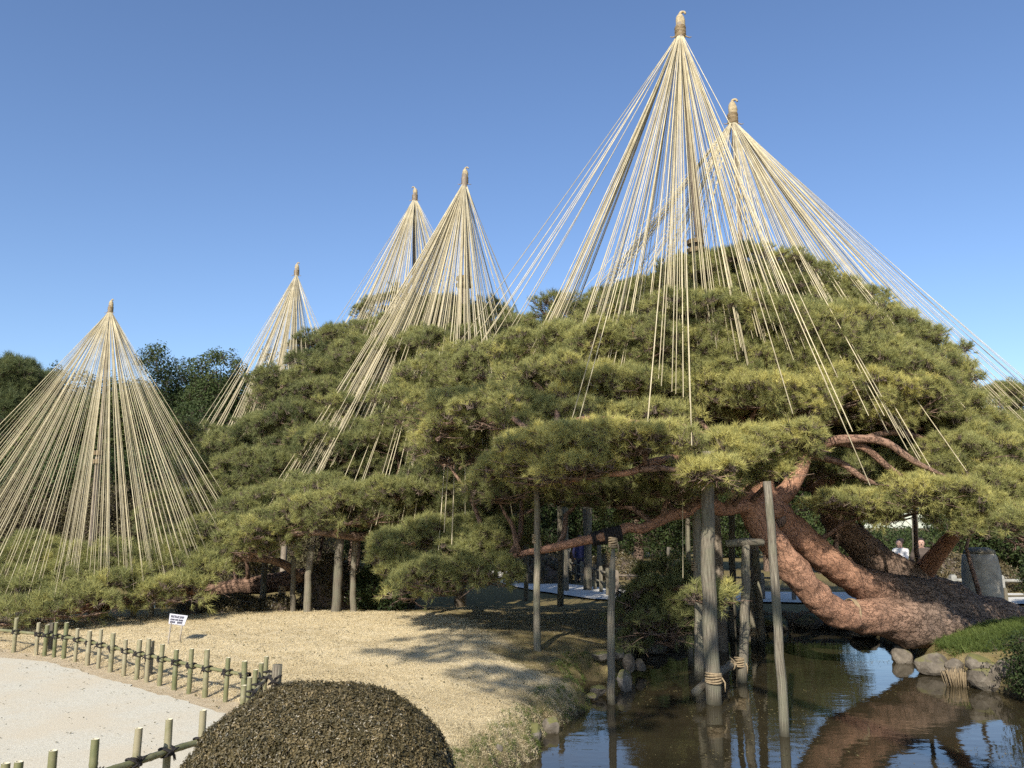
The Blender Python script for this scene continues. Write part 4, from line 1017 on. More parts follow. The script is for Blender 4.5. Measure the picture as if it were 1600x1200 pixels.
# ------------------------------------------------------------------ rope cones
def rope_cone(label, apex, Yd, clusters, cap_h, pole_r, foot_z, rope_r=.011, splice=None, lean=0.0):
    A = at(apex[0], apex[1], Yd)
    t = empty('rope_cone', (A[0], A[1], foot_z), label, 'rope cone', 'winter rope cones over the pines')
    t0 = np.array([A[0], A[1], foot_z])
    # pole in two spliced lengths
    zs = A[2] - (A[2] - foot_z) * .5 if splice is None else splice
    mb = MB(); z = np.linspace(foot_z, zs + .25, 8)
    mb.tube(np.column_stack([A[0] + .015 * np.sin(z) + lean * (A[2] - z) / (A[2] - foot_z), np.full(8, A[1]), z]), np.linspace(pole_r * 1.15, pole_r * .9, 8), 10, rough=.06)
    pl = mb.build('pole', M['pole'], t)
    mb = MB(); z = np.linspace(zs, A[2] + cap_h * .6, 8)
    mb.tube(np.column_stack([A[0] + lean * (A[2] - z) / (A[2] - foot_z) + pole_r * .9 - pole_r * .9 * (z - zs) / (A[2] - zs), np.full(8, A[1] - pole_r * .5), z]), np.linspace(pole_r * .75, pole_r * .5, 8), 9, rough=.05)
    mb.build('pole', M['pole'], t)
    for zz in (zs + .03, zs + .2):
        mb = MB()
        for k in range(4):
            a = np.linspace(0, 2 * np.pi, 13)
            mb.tube(np.column_stack([A[0] + .02 + lean * (A[2] - zz) / (A[2] - foot_z) + pole_r * 1.5 * np.cos(a), A[1] - .02 + pole_r * 1.5 * np.sin(a), zz + k * .022 + 0 * a]), .012, 5, cap=False)
        mb.build('binding', M['binding'], t)
    # straw cap with windings and a bent tip
    mb = MB(); h = cap_h
    prof = [(0, .62), (.10, .80), (.25, .86), (.42, .80), (.52, .78), (.70, .84), (.85, .72), (.95, .45), (1.0, .12)]
    R0 = h * .20
    nseg = 14
    pts, rad = [], []
    for u, r_ in prof:
        pts.append([A[0] + .03 * h * math.sin(u * 3), A[1], A[2] + u * h]); rad.append(R0 * r_)
    mb.tube(smooth_path(np.array(pts), 3), np.interp(np.linspace(0, 1, (len(pts) - 1) * 3 + 1), np.linspace(0, 1, len(pts)), rad), nseg, rough=.09, rf=26)
    cp = mb.build('straw_cap', M['capstraw'], t)
    mb = MB()
    sgn = rng.choice([-1, 1])
    mb.tube(smooth_path(np.array([[A[0], A[1], A[2] + h * .92], [A[0] - .05 * h * sgn, A[1], A[2] + h * 1.05], [A[0] - .16 * h * sgn, A[1] - .02, A[2] + h * 1.06], [A[0] - .20 * h * sgn, A[1] - .03, A[2] + h * .97]]), 3),
            np.interp(np.linspace(0, 1, 10), [0, 1], [.06 * h, .035 * h]), 7, rough=.1, rf=20)
    mb.build('bent_tip', M['capstraw'], cp)
    mb = MB()
    for k in range(9):
        a = np.linspace(0, 2 * np.pi, 15)
        zz = A[2] + h * (.12 + .045 * k)
        rr = R0 * (.90 + .03 * math.sin(k * 2.1))
        mb.tube(np.column_stack([A[0] + .03 * h * math.sin(.3) + rr * np.cos(a), A[1] + rr * np.sin(a), zz + .012 * h * np.sin(a + k)]), .022 * h, 5, cap=False)
    for s_ in (-1, 1):
        mb.tube([[A[0] + s_ * R0 * .7, A[1] - R0 * .4, A[2] + .1 * h], [A[0] + s_ * R0 * 1.5, A[1] - R0 * .5, A[2] + .02 * h], [A[0] + s_ * R0 * 1.9, A[1] - R0 * .5, A[2] + .05 * h]], [.025 * h, .02 * h, .012 * h], 5)
    mb.build('binding', M['binding'], cp)
    # every rope runs straight from the cap to its own branch
    cnt = 0
    for (p0, p1, n, jit) in clusters:
        for i in range(n):
            u = .5 if n == 1 else (i + rng.uniform(-.35, .35)) / (n - 1)
            px = p0[0] + (p1[0] - p0[0]) * u + rng.normal(0, jit); py = p0[1] + (p1[1] - p0[1]) * u + rng.normal(0, jit); YY = p0[2] + (p1[2] - p0[2]) * u + rng.normal(0, .15)
            E = at(px, py, YY)
            d = E[:2] - A[:2]; d = d / (np.linalg.norm(d) + 1e-6)
            st = np.array([A[0] + d[0] * R0 * .72, A[1] + d[1] * R0 * .72, A[2] + h * rng.uniform(.02, .10)])
            uu = np.linspace(0, 1, 6)[:, None]
            pp = st + (E - st) * uu
            pp[:, 2] -= np.sin(np.pi * uu[:, 0]) * np.linalg.norm(E - st) * rng.uniform(.003, .016)
            mb = MB(); mb.tube(pp, rope_r * rng.uniform(.8, 1.15), 5)
            mb.build('rope', M['rope'], t)
            cnt += 1
    return t, cnt
def one(px, py, Y): return ((px, py, Y), (px, py, Y), 1, 2)
rope_cone('tallest rope cone, its straw cap highest in the picture', (1063, 62), 15, [
    ((700, 566, 13.9), (790, 540, 14.2), 7, 5), ((832, 545, 13.2), (885, 520, 14), 24, 6), ((890, 560, 12.8), (965, 600, 12), 22, 8),
    one(872, 735, 10.5), one(905, 662, 11), one(1012, 690, 10), one(1080, 695, 9.7), one(1067, 905, 11.4), one(1015, 660, 10.6),
    ((955, 545, 13), (1060, 525, 13), 24, 9), ((1015, 600, 11.6), (1075, 622, 11), 8, 8), ((1090, 525, 13), (1160, 560, 12), 19, 9),
    ((1180, 520, 12.6), (1262, 545, 12.5), 19, 9), one(1238, 562, 11.6), one(1240, 645, 10.5), one(1292, 602, 11), one(1362, 757, 11), one(1332, 672, 11), one(1418, 705, 11.5), one(1310, 590, 11),
    ((970, 480, 17), (1210, 470, 18), 22, 10)], 0.56, .105, -.9, rope_r=.0068, splice=at(1080, 398, 15)[2], lean=.34)
rope_cone('second tallest rope cone, close behind the tallest one', (1145, 197), 18, [
    ((832, 560, 15.6), (905, 512, 16), 22, 7), ((930, 520, 15), (1080, 462, 15.5), 32, 8), ((1180, 480, 14), (1300, 520, 14), 38, 9), ((1300, 520, 14), (1400, 530, 14.5), 42, 9),
    ((1420, 560, 14), (1500, 640, 13), 14, 8), ((1500, 640, 15), (1660, 640, 16.5), 22, 8), ((1560, 720, 13.5), (1690, 740, 14.5), 16, 12), ((1350, 640, 11.8), (1485, 745, 12), 11, 12), ((1100, 480, 20), (1400, 560, 20), 26, 12)],
    .62, .085, -.3, rope_r=.006)
rope_cone('middle rope cone in front, its ropes sweeping down left', (726, 290), 20, [
    ((398, 806, 15.6), (480, 792, 15), 14, 6), ((448, 768, 15.8), (560, 690, 16.6), 45, 8), ((520, 805, 15), (645, 845, 14.5), 13, 9), ((560, 650, 17.5), (662, 590, 17.5), 42, 9),
    ((640, 745, 15.5), (760, 600, 15), 13, 10), ((690, 870, 13), (785, 705, 12), 11, 9), one(802, 806, 13), ((680, 560, 17.5), (800, 512, 18.5), 35, 8), ((640, 520, 22), (820, 510, 22), 26, 9)],
    .46, .13, -.3, rope_r=.0070, splice=at(724, 450, 20)[2])
rope_cone('middle rope cone partly hidden behind the front one', (648, 315), 23, [
    ((520, 570, 21), (600, 540, 21), 38, 8), ((478, 592, 21.5), (535, 602, 19.5), 16, 8), ((600, 530, 21), (690, 522, 21.5), 26, 8), ((680, 520, 22), (745, 500, 23), 22, 7), ((540, 622, 18.6), (600, 622, 18.2), 13, 8)], .42, .09, -.3, rope_r=.0066)
rope_cone('rope cone second from the left, leaning left over the treetops', (463, 432), 24, [
    ((298, 692, 19.4), (342, 690, 19), 8, 5), ((330, 690, 18.6), (440, 660, 19), 51, 8), ((440, 645, 19), (482, 605, 20), 22, 8), ((480, 560, 21.5), (510, 532, 22.4), 14, 5), ((372, 780, 17.5), (440, 740, 17.5), 10, 10), ((400, 620, 27), (500, 600, 27), 16, 8)], .40, .08, -.3, rope_r=.0066)
rope_cone('leftmost rope cone, reaching down to the low sprawling pine', (172, 490), 16.5, [
    ((-170, 850, 15.4), (-40, 940, 13.8), 38, 12), ((-40, 940, 13.6), (90, 955, 13.2), 19, 9), ((90, 930, 13.7), (230, 905, 14.2), 38, 10), ((230, 900, 14.3), (310, 860, 14.8), 32, 10), ((310, 852, 15.2), (372, 812, 16.5), 22, 8), ((-120, 870, 18.2), (300, 868, 18.6), 46, 8)], .28, .055, -.2, rope_r=.004)

# ------------------------------------------------------------------ props under the limbs
PG = 'timber props under the pine limbs'
def prop(label, bx, by, zb, tx, ty, rpx, bind=(), cross=False, peel=False, dz=-.25, lean_y=0, group=PG):
    B = atz(bx, by, zb); Yd = B[1]
    Tp = at(tx, ty, Yd + lean_y); r = rpx * mpp(Yd)
    t = empty('prop_post', B, label, 'post', group)
    mb = MB(); u = np.linspace(0, 1, 12)[:, None]
    p = (B + [0, 0, dz]) + (Tp - B - [0, 0, dz]) * u
    rr = np.random.default_rng(int(bx * 7 + ty))
    p[:, :2] += np.sin(np.pi * u) * rr.normal(0, .02, 2) + .006 * rr.normal(0, 1, (12, 2))
    rad = np.linspace(r * 1.08, r * .88, 12)
    if peel:                       # adzed slanting top
        rad[-1] = r * .25; rad[-2] = r * .72
    mb.tube(p, rad, 14, rough=.07, rf=5)
    mb.build('shaft', M['post'], t)
    for b in bind:
        c = B + (Tp - B) * b
        m2 = MB()
        for k in range(5):
            a = np.linspace(0, 2 * np.pi, 15)
            m2.tube(np.column_stack([c[0] + r * 1.06 * np.cos(a), c[1] + r * 1.06 * np.sin(a), c[2] + k * .024 + .01 * np.sin(a + k)]), .013, 5, cap=False)
        m2.tube([c + [r * 1.0, -r * .6, .05], c + [r * 1.3, -r * 1.0, .0], c + [r * 1.25, -r * 1.1, -.10]], [.013, .011, .006], 5)
        m2.build('straw_binding', M['binding'], t)
    if cross:
        m2 = MB(); L = .27
        m2.tube([Tp + [-L, .02, .0], Tp + [0, -.02, .03], Tp + [L, .03, .02]], [.055, .06, .05], 9, rough=.08)
        m2.build('crossbar', M['post'], t)
    return t
W_ = WATER_Z
prop('slim weathered post on the mossy slope left of the stump post', 838, 1020, -.08, 838, 745, 5.2, (.62,))
prop('slim post farther back on the moss, right of the mossy slope post', 875, 945, -.12, 873, 765, 4.6)
prop('pale weathered stump post at the pond edge under the long limb', 956, 1100, W_, 958, 850, 5.8, (.985,), peel=True)
prop('thickest grey post standing in the pond', 1116, 1100, W_, 1106, 705, 11, (.085,), cross=False)
prop('dark slim post close behind the thickest pond post', 1092, 1062, W_, 1086, 760, 7, (.56,))
prop('dark thin post left behind the thickest pond post', 1078, 1040, W_, 1074, 770, 4)
prop('short grey pond post right of the thickest one, topped by a crossbar', 1155, 1066, W_, 1164, 850, 7, (.12,), cross=True)
prop('left one of the two short tied brown stakes in the pond', 1178, 1008, W_, 1173, 912, 4.2, (.16,), peel=True)
prop('right one of the two short tied brown stakes in the pond', 1189, 1007, W_, 1184, 908, 5, (.16,), peel=True)
prop('dark post behind the two tied stakes', 1186, 1000, W_, 1180, 860, 6.5)
prop('slanting lichen grey post in the pond nearest the trunks', 1225, 1150, W_, 1199, 752, 6.8)
prop('leaning grey post at the lawn crest under the middle pine', 524, 966, .05, 531, 836, 7.0, cross=True)
prop('straight brown post just right of the leaning grey post', 553, 956, .13, 556, 836, 5.0)
prop('bark covered post left of the leaning grey post', 481, 958, .13, 487, 852, 5.6)
prop('thin post with a pale side under the low trunk', 460, 955, .13, 459, 866, 4.0)
prop('lone post left of the low trunk binding', 410, 946, .12, 415, 866, 4.6)
prop('stubby post under the low trunk binding', 440, 950, .12, 441, 922, 4.6, (.9,))
prop('left post of the pair under the yellow pine clump', 628, 946, .08, 632, 870, 6.0)
prop('right post of the pair under the yellow pine clump', 646, 945, .08, 648, 872, 4.6)
prop('short tilted post under the low left pine, nearer the sign', 238, 972, .04, 238, 940, 3.6)
prop('short tilted post under the low left pine, farther from the sign', 206, 973, .04, 214, 940, 4.6)
prop('thin dark post under the low left pine beside the trunk', 158, 974, .04, 153, 950, 4)
prop('thin post in the shade behind the slim moss posts, leftmost', 822, 930, -.15, 822, 850, 3.6)
prop('tall thin post at the back of the moss, left of the close pair', 884, 920, -.2, 884, 775, 4.2)
prop('dark tall post at the back of the moss', 915, 919, -.2, 913, 770, 3.8)
prop('tall pale post of the close pair at the back of the moss', 920, 919, -.2, 921, 775, 5.0)
prop('short post behind the close pair at the back of the moss', 934, 914, -.22, 936, 850, 3.6)
prop('thin shaded post on the far bank behind the small dark pine', 1044, 918, -.25, 1044, 855, 2.8)
prop('dark post behind the trunks beside the visitors', 1432, 915, -.28, 1429, 800, 5.0, cross=True)
prop('grey post behind the thickest pond post under the trunk fork', 1146, 1000, W_, 1143, 800, 5.0)
# log tied across the two pond posts
a_, b_ = atz(1086, 1082, -.30), atz(1147, 1036, -.20)
lg = empty('tie_log', (a_ + b_) / 2, 'short log tied between two pond posts just above the water', 'log')
mb = MB(); mb.tube(smooth_path([a_, (a_ + b_) / 2 + [0, 0, .02], b_], 4), .052, 10, rough=.08); mb.build('shaft', M['post'], lg)
for k_ in (.25, .9):
    c = a_ + (b_ - a_) * k_; mb = MB(); d = unit(b_ - a_); s_ = unit(np.cross(d, [0, 0, 1])); u_ = np.cross(s_, d)
    for k in range(4):
        an = np.linspace(0, 2 * np.pi, 13)
        mb.tube(c + d * k * .022 + .06 * (np.cos(an)[:, None] * s_ + np.sin(an)[:, None] * u_), .012, 5, cap=False)
    mb.tube([c, c + [.03, -.05, .08], c + [-.03, -.06, .13]], [.014, .011, .005], 5)
    mb.build('straw_binding', M['binding'], lg)
# straw collars on the leaning trunks
def collar(px, py, Yd, rpx, ax, name='straw_binding', m='binding', n=3, thick=.014):
    c = at(px, py, Yd); r = rpx * mpp(Yd); d = unit(np.array(ax, float)); s_ = unit(np.cross(d, [0, 1, .1])); u_ = np.cross(s_, d)
    mb = MB()
    for k in range(n):
        an = np.linspace(0, 2 * np.pi, 25)
        mb.tube(c + d * (k - n / 2) * thick * 1.8 + r * (np.cos(an)[:, None] * s_ + np.sin(an)[:, None] * u_), thick, 5, cap=False)
    mb.build(name, M[m], pine1)
collar(1331, 960, 13.25, 22.5, (1, .15, -.1))
collar(955, 836, 11.6, 10.5, (-1, 0, -.2), 'rope_pad', 'palm', 7, .02)
collar(932, 841, 11.7, 9.5, (-1, 0, -.2), 'rope_pad', 'palm', 5, .02)

# ------------------------------------------------------------------ bamboo fences
def bamboo_post(parent, x, y, z, h, r, lean):
    rr = np.random.default_rng(int(abs(x * 1000) + abs(y * 77)))
    mb = MB(); n1 = rr.uniform(.3, .7) * h
    zz = sorted([-.10, 0, n1 - .012, n1, n1 + .012, h * .97, h]); 
    rad = [r * 1.03, r * 1.02, r, r * 1.10, r, r * .96, r * .95]
    P = np.array([[x + lean[0] * q, y + lean[1] * q, z + q] for q in zz])
    mb.tube(P, rad, 12, cap=False)
    o = mb.build('post', M['bamboo'], parent)
    m2 = MB(); an = np.linspace(0, 2 * np.pi, 12, endpoint=False); tp = P[-1]
    ring = tp + np.column_stack([np.cos(an) * r * .95, np.sin(an) * r * .95, 0 * an + .001])
    ring2 = tp + np.column_stack([np.cos(an) * r * .70, np.sin(an) * r * .70, 0 * an + .0015])
    ring3 = ring2 - [0, 0, .015]
    v = np.concatenate([ring, ring2, ring3]); f = [(i, (i + 1) % 12, 12 + (i + 1) % 12, 12 + i) for i in range(12)] + [(12 + i, 12 + (i + 1) % 12, 24 + (i + 1) % 12, 24 + i) for i in range(12)] + [tuple(24 + i for i in range(12))]
    m2.add(v, f); m2.build('cut_end', M['bamboo_cut'], o, smooth=False)
    return o
def palm_tie(parent, c, d, r):
    rr = np.random.default_rng(int(abs(c[0] * 1300) + abs(c[1] * 991)))
    mb = MB(); an = np.linspace(0, 2 * np.pi, 13); d = np.array([d[0], d[1], 0.]); s_ = np.array([-d[1], d[0], 0])
    for tilt in (-.8, .8):
        for k in (-1, 0, 1):
            ax = unit(d + np.array([0, 0, tilt])); bx = s_
            mb.tube(c + np.array([0, 0, .0]) + d * k * .008 + r * 1.7 * (np.cos(an)[:, None] * ax + 1.15 * np.sin(an)[:, None] * bx), .0065, 5, cap=False)
    for k in range(4):
        e = c + s_ * -r * 1.9 + d * rr.uniform(-.07, .07) + [0, 0, rr.uniform(-.06, .05)]
        mb.tube([c - s_ * r * 1.7, (c - s_ * r * 2.3 + e) / 2 + [0, 0, .01], e], [.008, .007, .003], 4)
    mb.build('rope_tie', M['palm'], parent)
def bamboo_rail(parent, pts, r, name='rail'):
    mb = MB(); Q = smooth_path(pts, 10)
    seg = np.concatenate([[0], np.cumsum(np.linalg.norm(np.diff(Q, axis=0), axis=1))])
    L = seg[-1]; ss = np.linspace(0, L, int(L / .02) + 2)
    P = np.stack([np.interp(ss, seg, Q[:, k]) for k in range(3)], 1)
    rad = r * (1 - .15 * ss / L) * (1 + .13 * np.exp(-((ss % .27 - .135) / .012) ** 2))
    mb.tube(P, rad, 10)
    return mb.build(name, M['bamboo'], parent)
fz = lambda p: max(gz(p[0], p[1]), 0)
f1 = empty('bamboo_fence', (*far_fence[2], 0), 'long low bamboo fence curving along the lawn past the white sign', 'fence')
far_x = [-46, 26, 61, 74, 89, 104, 122, 141, 158, 177, 198, 218, 234, 254, 277, 300, 325, 357, 385]
fpx = np.array(fence_px, float)
bases = []
for i, px in enumerate(far_x):
    by = np.interp(px, fpx[:, 0], fpx[:, 1]); b = atz(px - 5, by, 0)
    bases.append(b)
    bamboo_post(f1, b[0], b[1], 0, .435 + .03 * math.sin(i * 1.7), .026 + .003 * math.sin(i * 2.9), (.02 * math.sin(i * 3.1), .02 * math.cos(i * 2.3)))
bases = np.array(bases)
rail_pts = bases + [0, .05, .275]
rail_pts = np.concatenate([[atz(-160, 1006, 0) + [0, .05, .275]], rail_pts[::2]])
bamboo_rail(f1, rail_pts, .021)
for i in range(1, len(bases)):
    d = unit(bases[min(i + 1, len(bases) - 1)] - bases[i - 1])
    palm_tie(f1, bases[i] + [0, .022, .275], d, .026)
for px, by, hh in ((69, 1023, .40), (224, 1060, .39)):       # square grey stakes behind the rail
    b = atz(px, by, 0) + [0, .12, 0]; mb = MB(); mb.box(b + [0, 0, hh / 2 - .05], (.07, .07, hh + .1)); mb.build('stake', M['post'], f1, smooth=False)
# short return of the fence at its near end
f2 = empty('bamboo_fence', (*atz(395, 1100, 0)[:2], 0), 'short bamboo fence return just behind the azalea dome', 'fence')
rb = []
for i, (px, ty) in enumerate([(380, 1071), (389, 1060), (398, 1050), (407, 1041), (415, 1032)]):
    b = atz(px, ty, .33); rb.append(b * [1, 1, 0]); bamboo_post(f2, b[0], b[1], 0, .33 + .01 * i, .024, (.02, .01))
b = atz(432, 1040, .33) * [1, 1, 0]; mb = MB(); mb.tube([b + [0, 0, -.1], b + [.005, 0, .15], b + [.01, 0, .34]], [.05, .05, .048], 12, rough=.05); mb.build('stake', M['post'], f2)
rb = np.array(rb); bamboo_rail(f2, np.concatenate([rb[[1, 3, 4]] + [.05, 0, .2], [b + [0, -.06, .2]]]), .018)
for p in rb[1:]: palm_tie(f2, p + [.025, 0, .2], (.3, .95), .024)
palm_tie(f2, b + [0, -.03, .2], (1, 0), .04)
# near fence
f3 = empty('bamboo_fence', (*near_fence[3], 0), 'near bamboo fence in the lower left corner', 'fence')
nb = []
for i, (px, ty) in enumerate(near_tops):
    b = atz(px, ty, .45); nb.append(b * [1, 1, 0])
    if i == 1:
        bamboo_post(f3, b[0] - .03, b[1], 0, .445, .024, (.0, .0)); bamboo_post(f3, b[0] + .03, b[1] + .01, 0, .45, .024, (.01, 0)); continue
    bamboo_post(f3, b[0], b[1], 0, .45, .0245, (.015 * math.sin(i * 2), .01))
nb = np.array(nb)
bamboo_rail(f3, np.concatenate([nb[::2] + [.0, -.045, .255], [nb[-1] + [.25, .08, .25]]]), .024)
for i, p in enumerate(nb[1:]): palm_tie(f3, p + [0, -.02, .255], unit(nb[min(i + 2, 6)] - nb[i]), .025)

# ------------------------------------------------------------------ white notice on thin legs
sb = atz(268, 1006, .05)
sg = empty('notice_sign', sb, 'small white notice board on two thin legs on the lawn', 'sign')
Yd = sb[1]
bl, br_ = at(263, 974, Yd), at(287, 977, Yd)
tl, tr_ = at(265.5, 959.5, Yd + .10), at(293.5, 963, Yd + .10)
bl = at(263.5, 975, Yd - .06); br_ = at(288, 978, Yd - .06)
mb = MB()
nv = unit(np.cross(br_ - bl, tl - bl)) * .012
mb.add([bl, br_, tr_, tl, bl + nv, br_ + nv, tr_ + nv, tl + nv], [(0, 1, 2, 3), (7, 6, 5, 4), (0, 4, 5, 1), (1, 5, 6, 2), (2, 6, 7, 3), (3, 7, 4, 0)])
bo = mb.build('board', M['white'], sg, smooth=False)
outw = -nv / .012 if nv[1] > 0 else nv / .012
face = 0.0 if np.dot(nv, outw) < 0 else .012
gr = np.random.default_rng(5)
def glyph_row(v0, v1, u0, u1, n, stroke, gap=()):
    mb = MB()
    for g in range(n):
        if g in gap: continue
        a0 = u0 + (u1 - u0) * g / n; a1 = u0 + (u1 - u0) * (g + .78) / n
        for s_ in range(4):
            if s_ % 2: ua, ub = a0, a1; va = vb = v0 + (v1 - v0) * gr.uniform(.1, .9)
            else: ua = ub = a0 + (a1 - a0) * gr.uniform(.1, .9); va, vb = v0, v1
            w = stroke
            q = []
            for (uu, vv) in ((ua - w * .4, va - w), (ub + w * .4, va - w), (ub + w * .4, vb + w), (ua - w * .4, vb + w)):
                p = (bl * (1 - uu) + br_ * uu) * (1 - vv) + (tl * (1 - uu) + tr_ * uu) * vv
                q.append(p + outw * (.003 + face))
            mb.add(q, [(0, 1, 2, 3)])
    mb.build('lettering', M['ink'], bo, smooth=False)
glyph_row(.62, .84, .08, .86, 11, .025); glyph_row(.36, .48, .08, .84, 18, .03, (6, 11)); glyph_row(.10, .24, .08, .84, 12, .04, (5, 6))
for (px, py), top in (((261.5, 1010), bl * .85 + br_ * .15), ((280.5, 1006), bl * .15 + br_ * .85)):
    g = atz(px, py, .05); mb = MB(); mb.tube([g + [0, 0, -.05], (g + top) / 2, top + [0, .006, .02]], .010, 7); mb.build('leg', M['metal'], sg)

# ------------------------------------------------------------------ rocks along the pond
def rock(px, py, z, wpx, hpx, label, seed, sink=.35, depth=.8, sharp=1.0):
    c = atz(px, py, z); Yd = c[1]
    w, h = wpx * mpp(Yd) / 2, hpx * mpp(Yd)
    bm = bmesh.new(); bmesh.ops.create_icosphere(bm, subdivisions=3, radius=1)
    co = np.array([v.co for v in bm.verts])
    r = np.random.default_rng(seed)
    for k in range(7):                                   # split faces
        n_ = unit(r.normal(0, 1, 3)); dd = r.uniform(.55, .85)
        t_ = co @ n_ - dd; co = co - np.maximum(t_, 0)[:, None] * n_ * .85 * sharp
    co = co * (1 + .10 * nz(co, 2.2, seed) + .04 * nz(co, 6, seed + 1))[:, None]
    co = co * [w, w * depth, h * .62] 
    for v, q in zip(bm.verts, co): v.co = Vector(q)
    me = bpy.data.meshes.new('pond_rock'); bm.to_mesh(me); bm.free(); me.materials.append(M['rock'])
    o = bpy.data.objects.new('pond_rock', me); COL.objects.link(o); o.location = c + [0, 0, h * (.5 - sink)]
    o.rotation_euler = (0, 0, r.uniform(-.5, .5))
    return tag(o, label, 'rock', 'rocks edging the pond')
rock(828, 1150, -.34, 42, 26, 'flat grey slab on the near bank by the water', 1)
rock(862, 1140, -.42, 30, 26, 'upright grey rock at the near bank, right of the flat slab', 2)
rock(781, 1172, -.12, 10, 12, 'small pale stone in the grass right of the azalea', 3, .2)
rock(905, 1100, -.44, 34, 20, 'dark mossy rock at the bend of the near bank', 16)
rock(934, 1082, -.40, 28, 14, 'pinkish flat stone left of the stump post', 5)
rock(922, 1090, -.42, 24, 10, 'grey flat stone in the water below the pinkish one', 6)
rock(976, 1076, -.42, 24, 32, 'pale triangular stone right of the stump post', 7, .25)
rock(982, 1046, -.34, 20, 26, 'pale upright stone behind the triangular one', 8, .2)
rock(968, 1030, -.2, 18, 18, 'round grey stone left of the pale upright stone', 9, .2)
rock(942, 1028, -.14, 36, 14, 'flat pale stone in the moss left of the stump post top rocks', 10)
rock(1000, 1044, -.36, 20, 18, 'brown stone at the water behind the pale upright one', 17)
rock(1458, 1046, -.38, 56, 30, 'broad pale boulder at the water by the great trunk', 11, .25)
rock(1492, 1052, -.36, 30, 26, 'yellowish stone right of the broad pale boulder', 12, .3)
rock(1548, 1066, -.36, 60, 44, 'big mossy boulder below the green grass mound', 13, .25)
rock(1530, 1040, -.15, 40, 24, 'mossy stone at the foot of the grass mound', 14)
rock(1412, 1030, -.40, 34, 30, 'dark stone under the lowest trunk', 18)
rock(1580, 1050, -.2, 40, 30, 'mossy stone beside the dark corner bush', 19)
for k, (px, py) in enumerate([(1020, 1016), (1060, 1004), (1110, 992), (1160, 984), (1210, 980), (1262, 978), (1310, 980), (1350, 992)]):
    rock(px, py, -.40, 46, 22, ['dark shaded stone edging the far pond bank'][0], 30 + k, .3)

# stone pillar, back fences
pb = atz(1548, 952, -.12)
sp = empty('stone_pillar', pb, 'broad weathered stone pillar standing beside the great trunk', 'pillar')
Yd = pb[1]; w = 27 * mpp(Yd); h = (952 - 868) * mpp(Yd)
mb = MB(); zz = np.linspace(-.1, h, 14); rr_ = w * np.interp(zz / h, [0, .3, .75, .92, 1.0], [1.06, 1.04, .98, .92, .80])
mb.tube(np.column_stack([pb[0] + 0 * zz, pb[1] + .25 + 0 * zz, pb[2] + zz]), rr_, 28, rough=.05, rf=3, ell=1.0)
mb.build('shaft', M['stone'], sp)
mb = MB(); mb.tube([[pb[0], pb[1] + .25, pb[2] + h - .02], [pb[0], pb[1] + .25, pb[2] + h + .05], [pb[0], pb[1] + .25, pb[2] + h + .11]], [w * .84, w * .74, w * .45], 28, rough=.06, rf=4)
mb.build('mossy_top', M['post'], sp)
def rail_fence(label, pts, h, spacing, m, pr=.05, rails=(.45, .85), name='rail_fence'):
    pts = np.array(pts, float)
    t = empty(name, (pts[0][0], pts[0][1], gz(*pts[0])), label, 'fence')
    seg = np.concatenate([[0], np.cumsum(np.linalg.norm(np.diff(pts, axis=0), axis=1))])
    n = int(seg[-1] / spacing) + 1; ss = np.linspace(0, seg[-1], n)
    Q = np.stack([np.interp(ss, seg, pts[:, k]) for k in range(2)], 1)
    zq = ground_z(Q)
    for q, z in zip(Q, zq):
        mb = MB(); mb.box([q[0], q[1], z + h / 2 - .05], (pr * 2, pr * 2, h + .1)); mb.box([q[0], q[1], z + h + .015], (pr * 1.5, pr * 1.5, .03)); mb.build('post', m, t, smooth=False)
    for rl in rails:
        for i in range(n - 1):
            a = np.array([*Q[i], zq[i] + h * rl]); b = np.array([*Q[i + 1], zq[i + 1] + h * rl]); d = unit(b - a) * pr * .9
            mb = MB(); mb.tube([a + d, (a + b) / 2, b - d], pr * .62, 8); mb.build('rail', m, t)
    return t
rail_fence('grey post and rail fence running back along the path', [[2.75, 24.4], [2.6, 27], [2.2, 31], [1.6, 36]], .78, 1.1, M['post'], .05)
rail_fence('dark post and rail fence across the back of the moss', [[3.0, 24.2], [4.6, 23.6], [6.2, 23.2], [7.6, 22.9]], .72, .7, M['pole'], .045)
rail_fence('pale low rail fence between the visitors and the pillar', [[12.2, 26.2], [14.0, 26.0], [16.2, 25.7], [19, 25.4]], .5, 1.35, M['granite'], .085, (.72,))
rail_fence('dark low rail fence in front of the pale one', [[11.4, 20.8], [12.6, 20.7], [14.0, 20.6]], .42, .62, M['post'], .04, (.6,))
# plank revetment along the far pond bank: upright stakes
rv = empty('stake_revetment', atz(1250, 972, -.3), 'dark row of upright stakes holding the far pond bank', 'revetment')
ra, rbb = atz(1110, 985, WATER_Z), atz(1390, 985, WATER_Z)
mbs = []
base_m = None
for i in range(64):
    u = i / 63; c = ra + (rbb - ra) * u + [0, .55 + .05 * math.sin(i * .7), 0]
    if base_m is None:
        mb = MB(); mb.tube([[0, 0, -.4], [0, 0, .1], [0, 0, .34]], [.032, .031, .028], 7)
        o = mb.build('stake', M['pole'], None); base_m = o.data
    else:
        o = bpy.data.objects.new('stake', base_m); COL.objects.link(o)
    o.parent = rv; o.location = c - np.array(rv.location); o.scale = (1, 1, .9 + .2 * random.random())

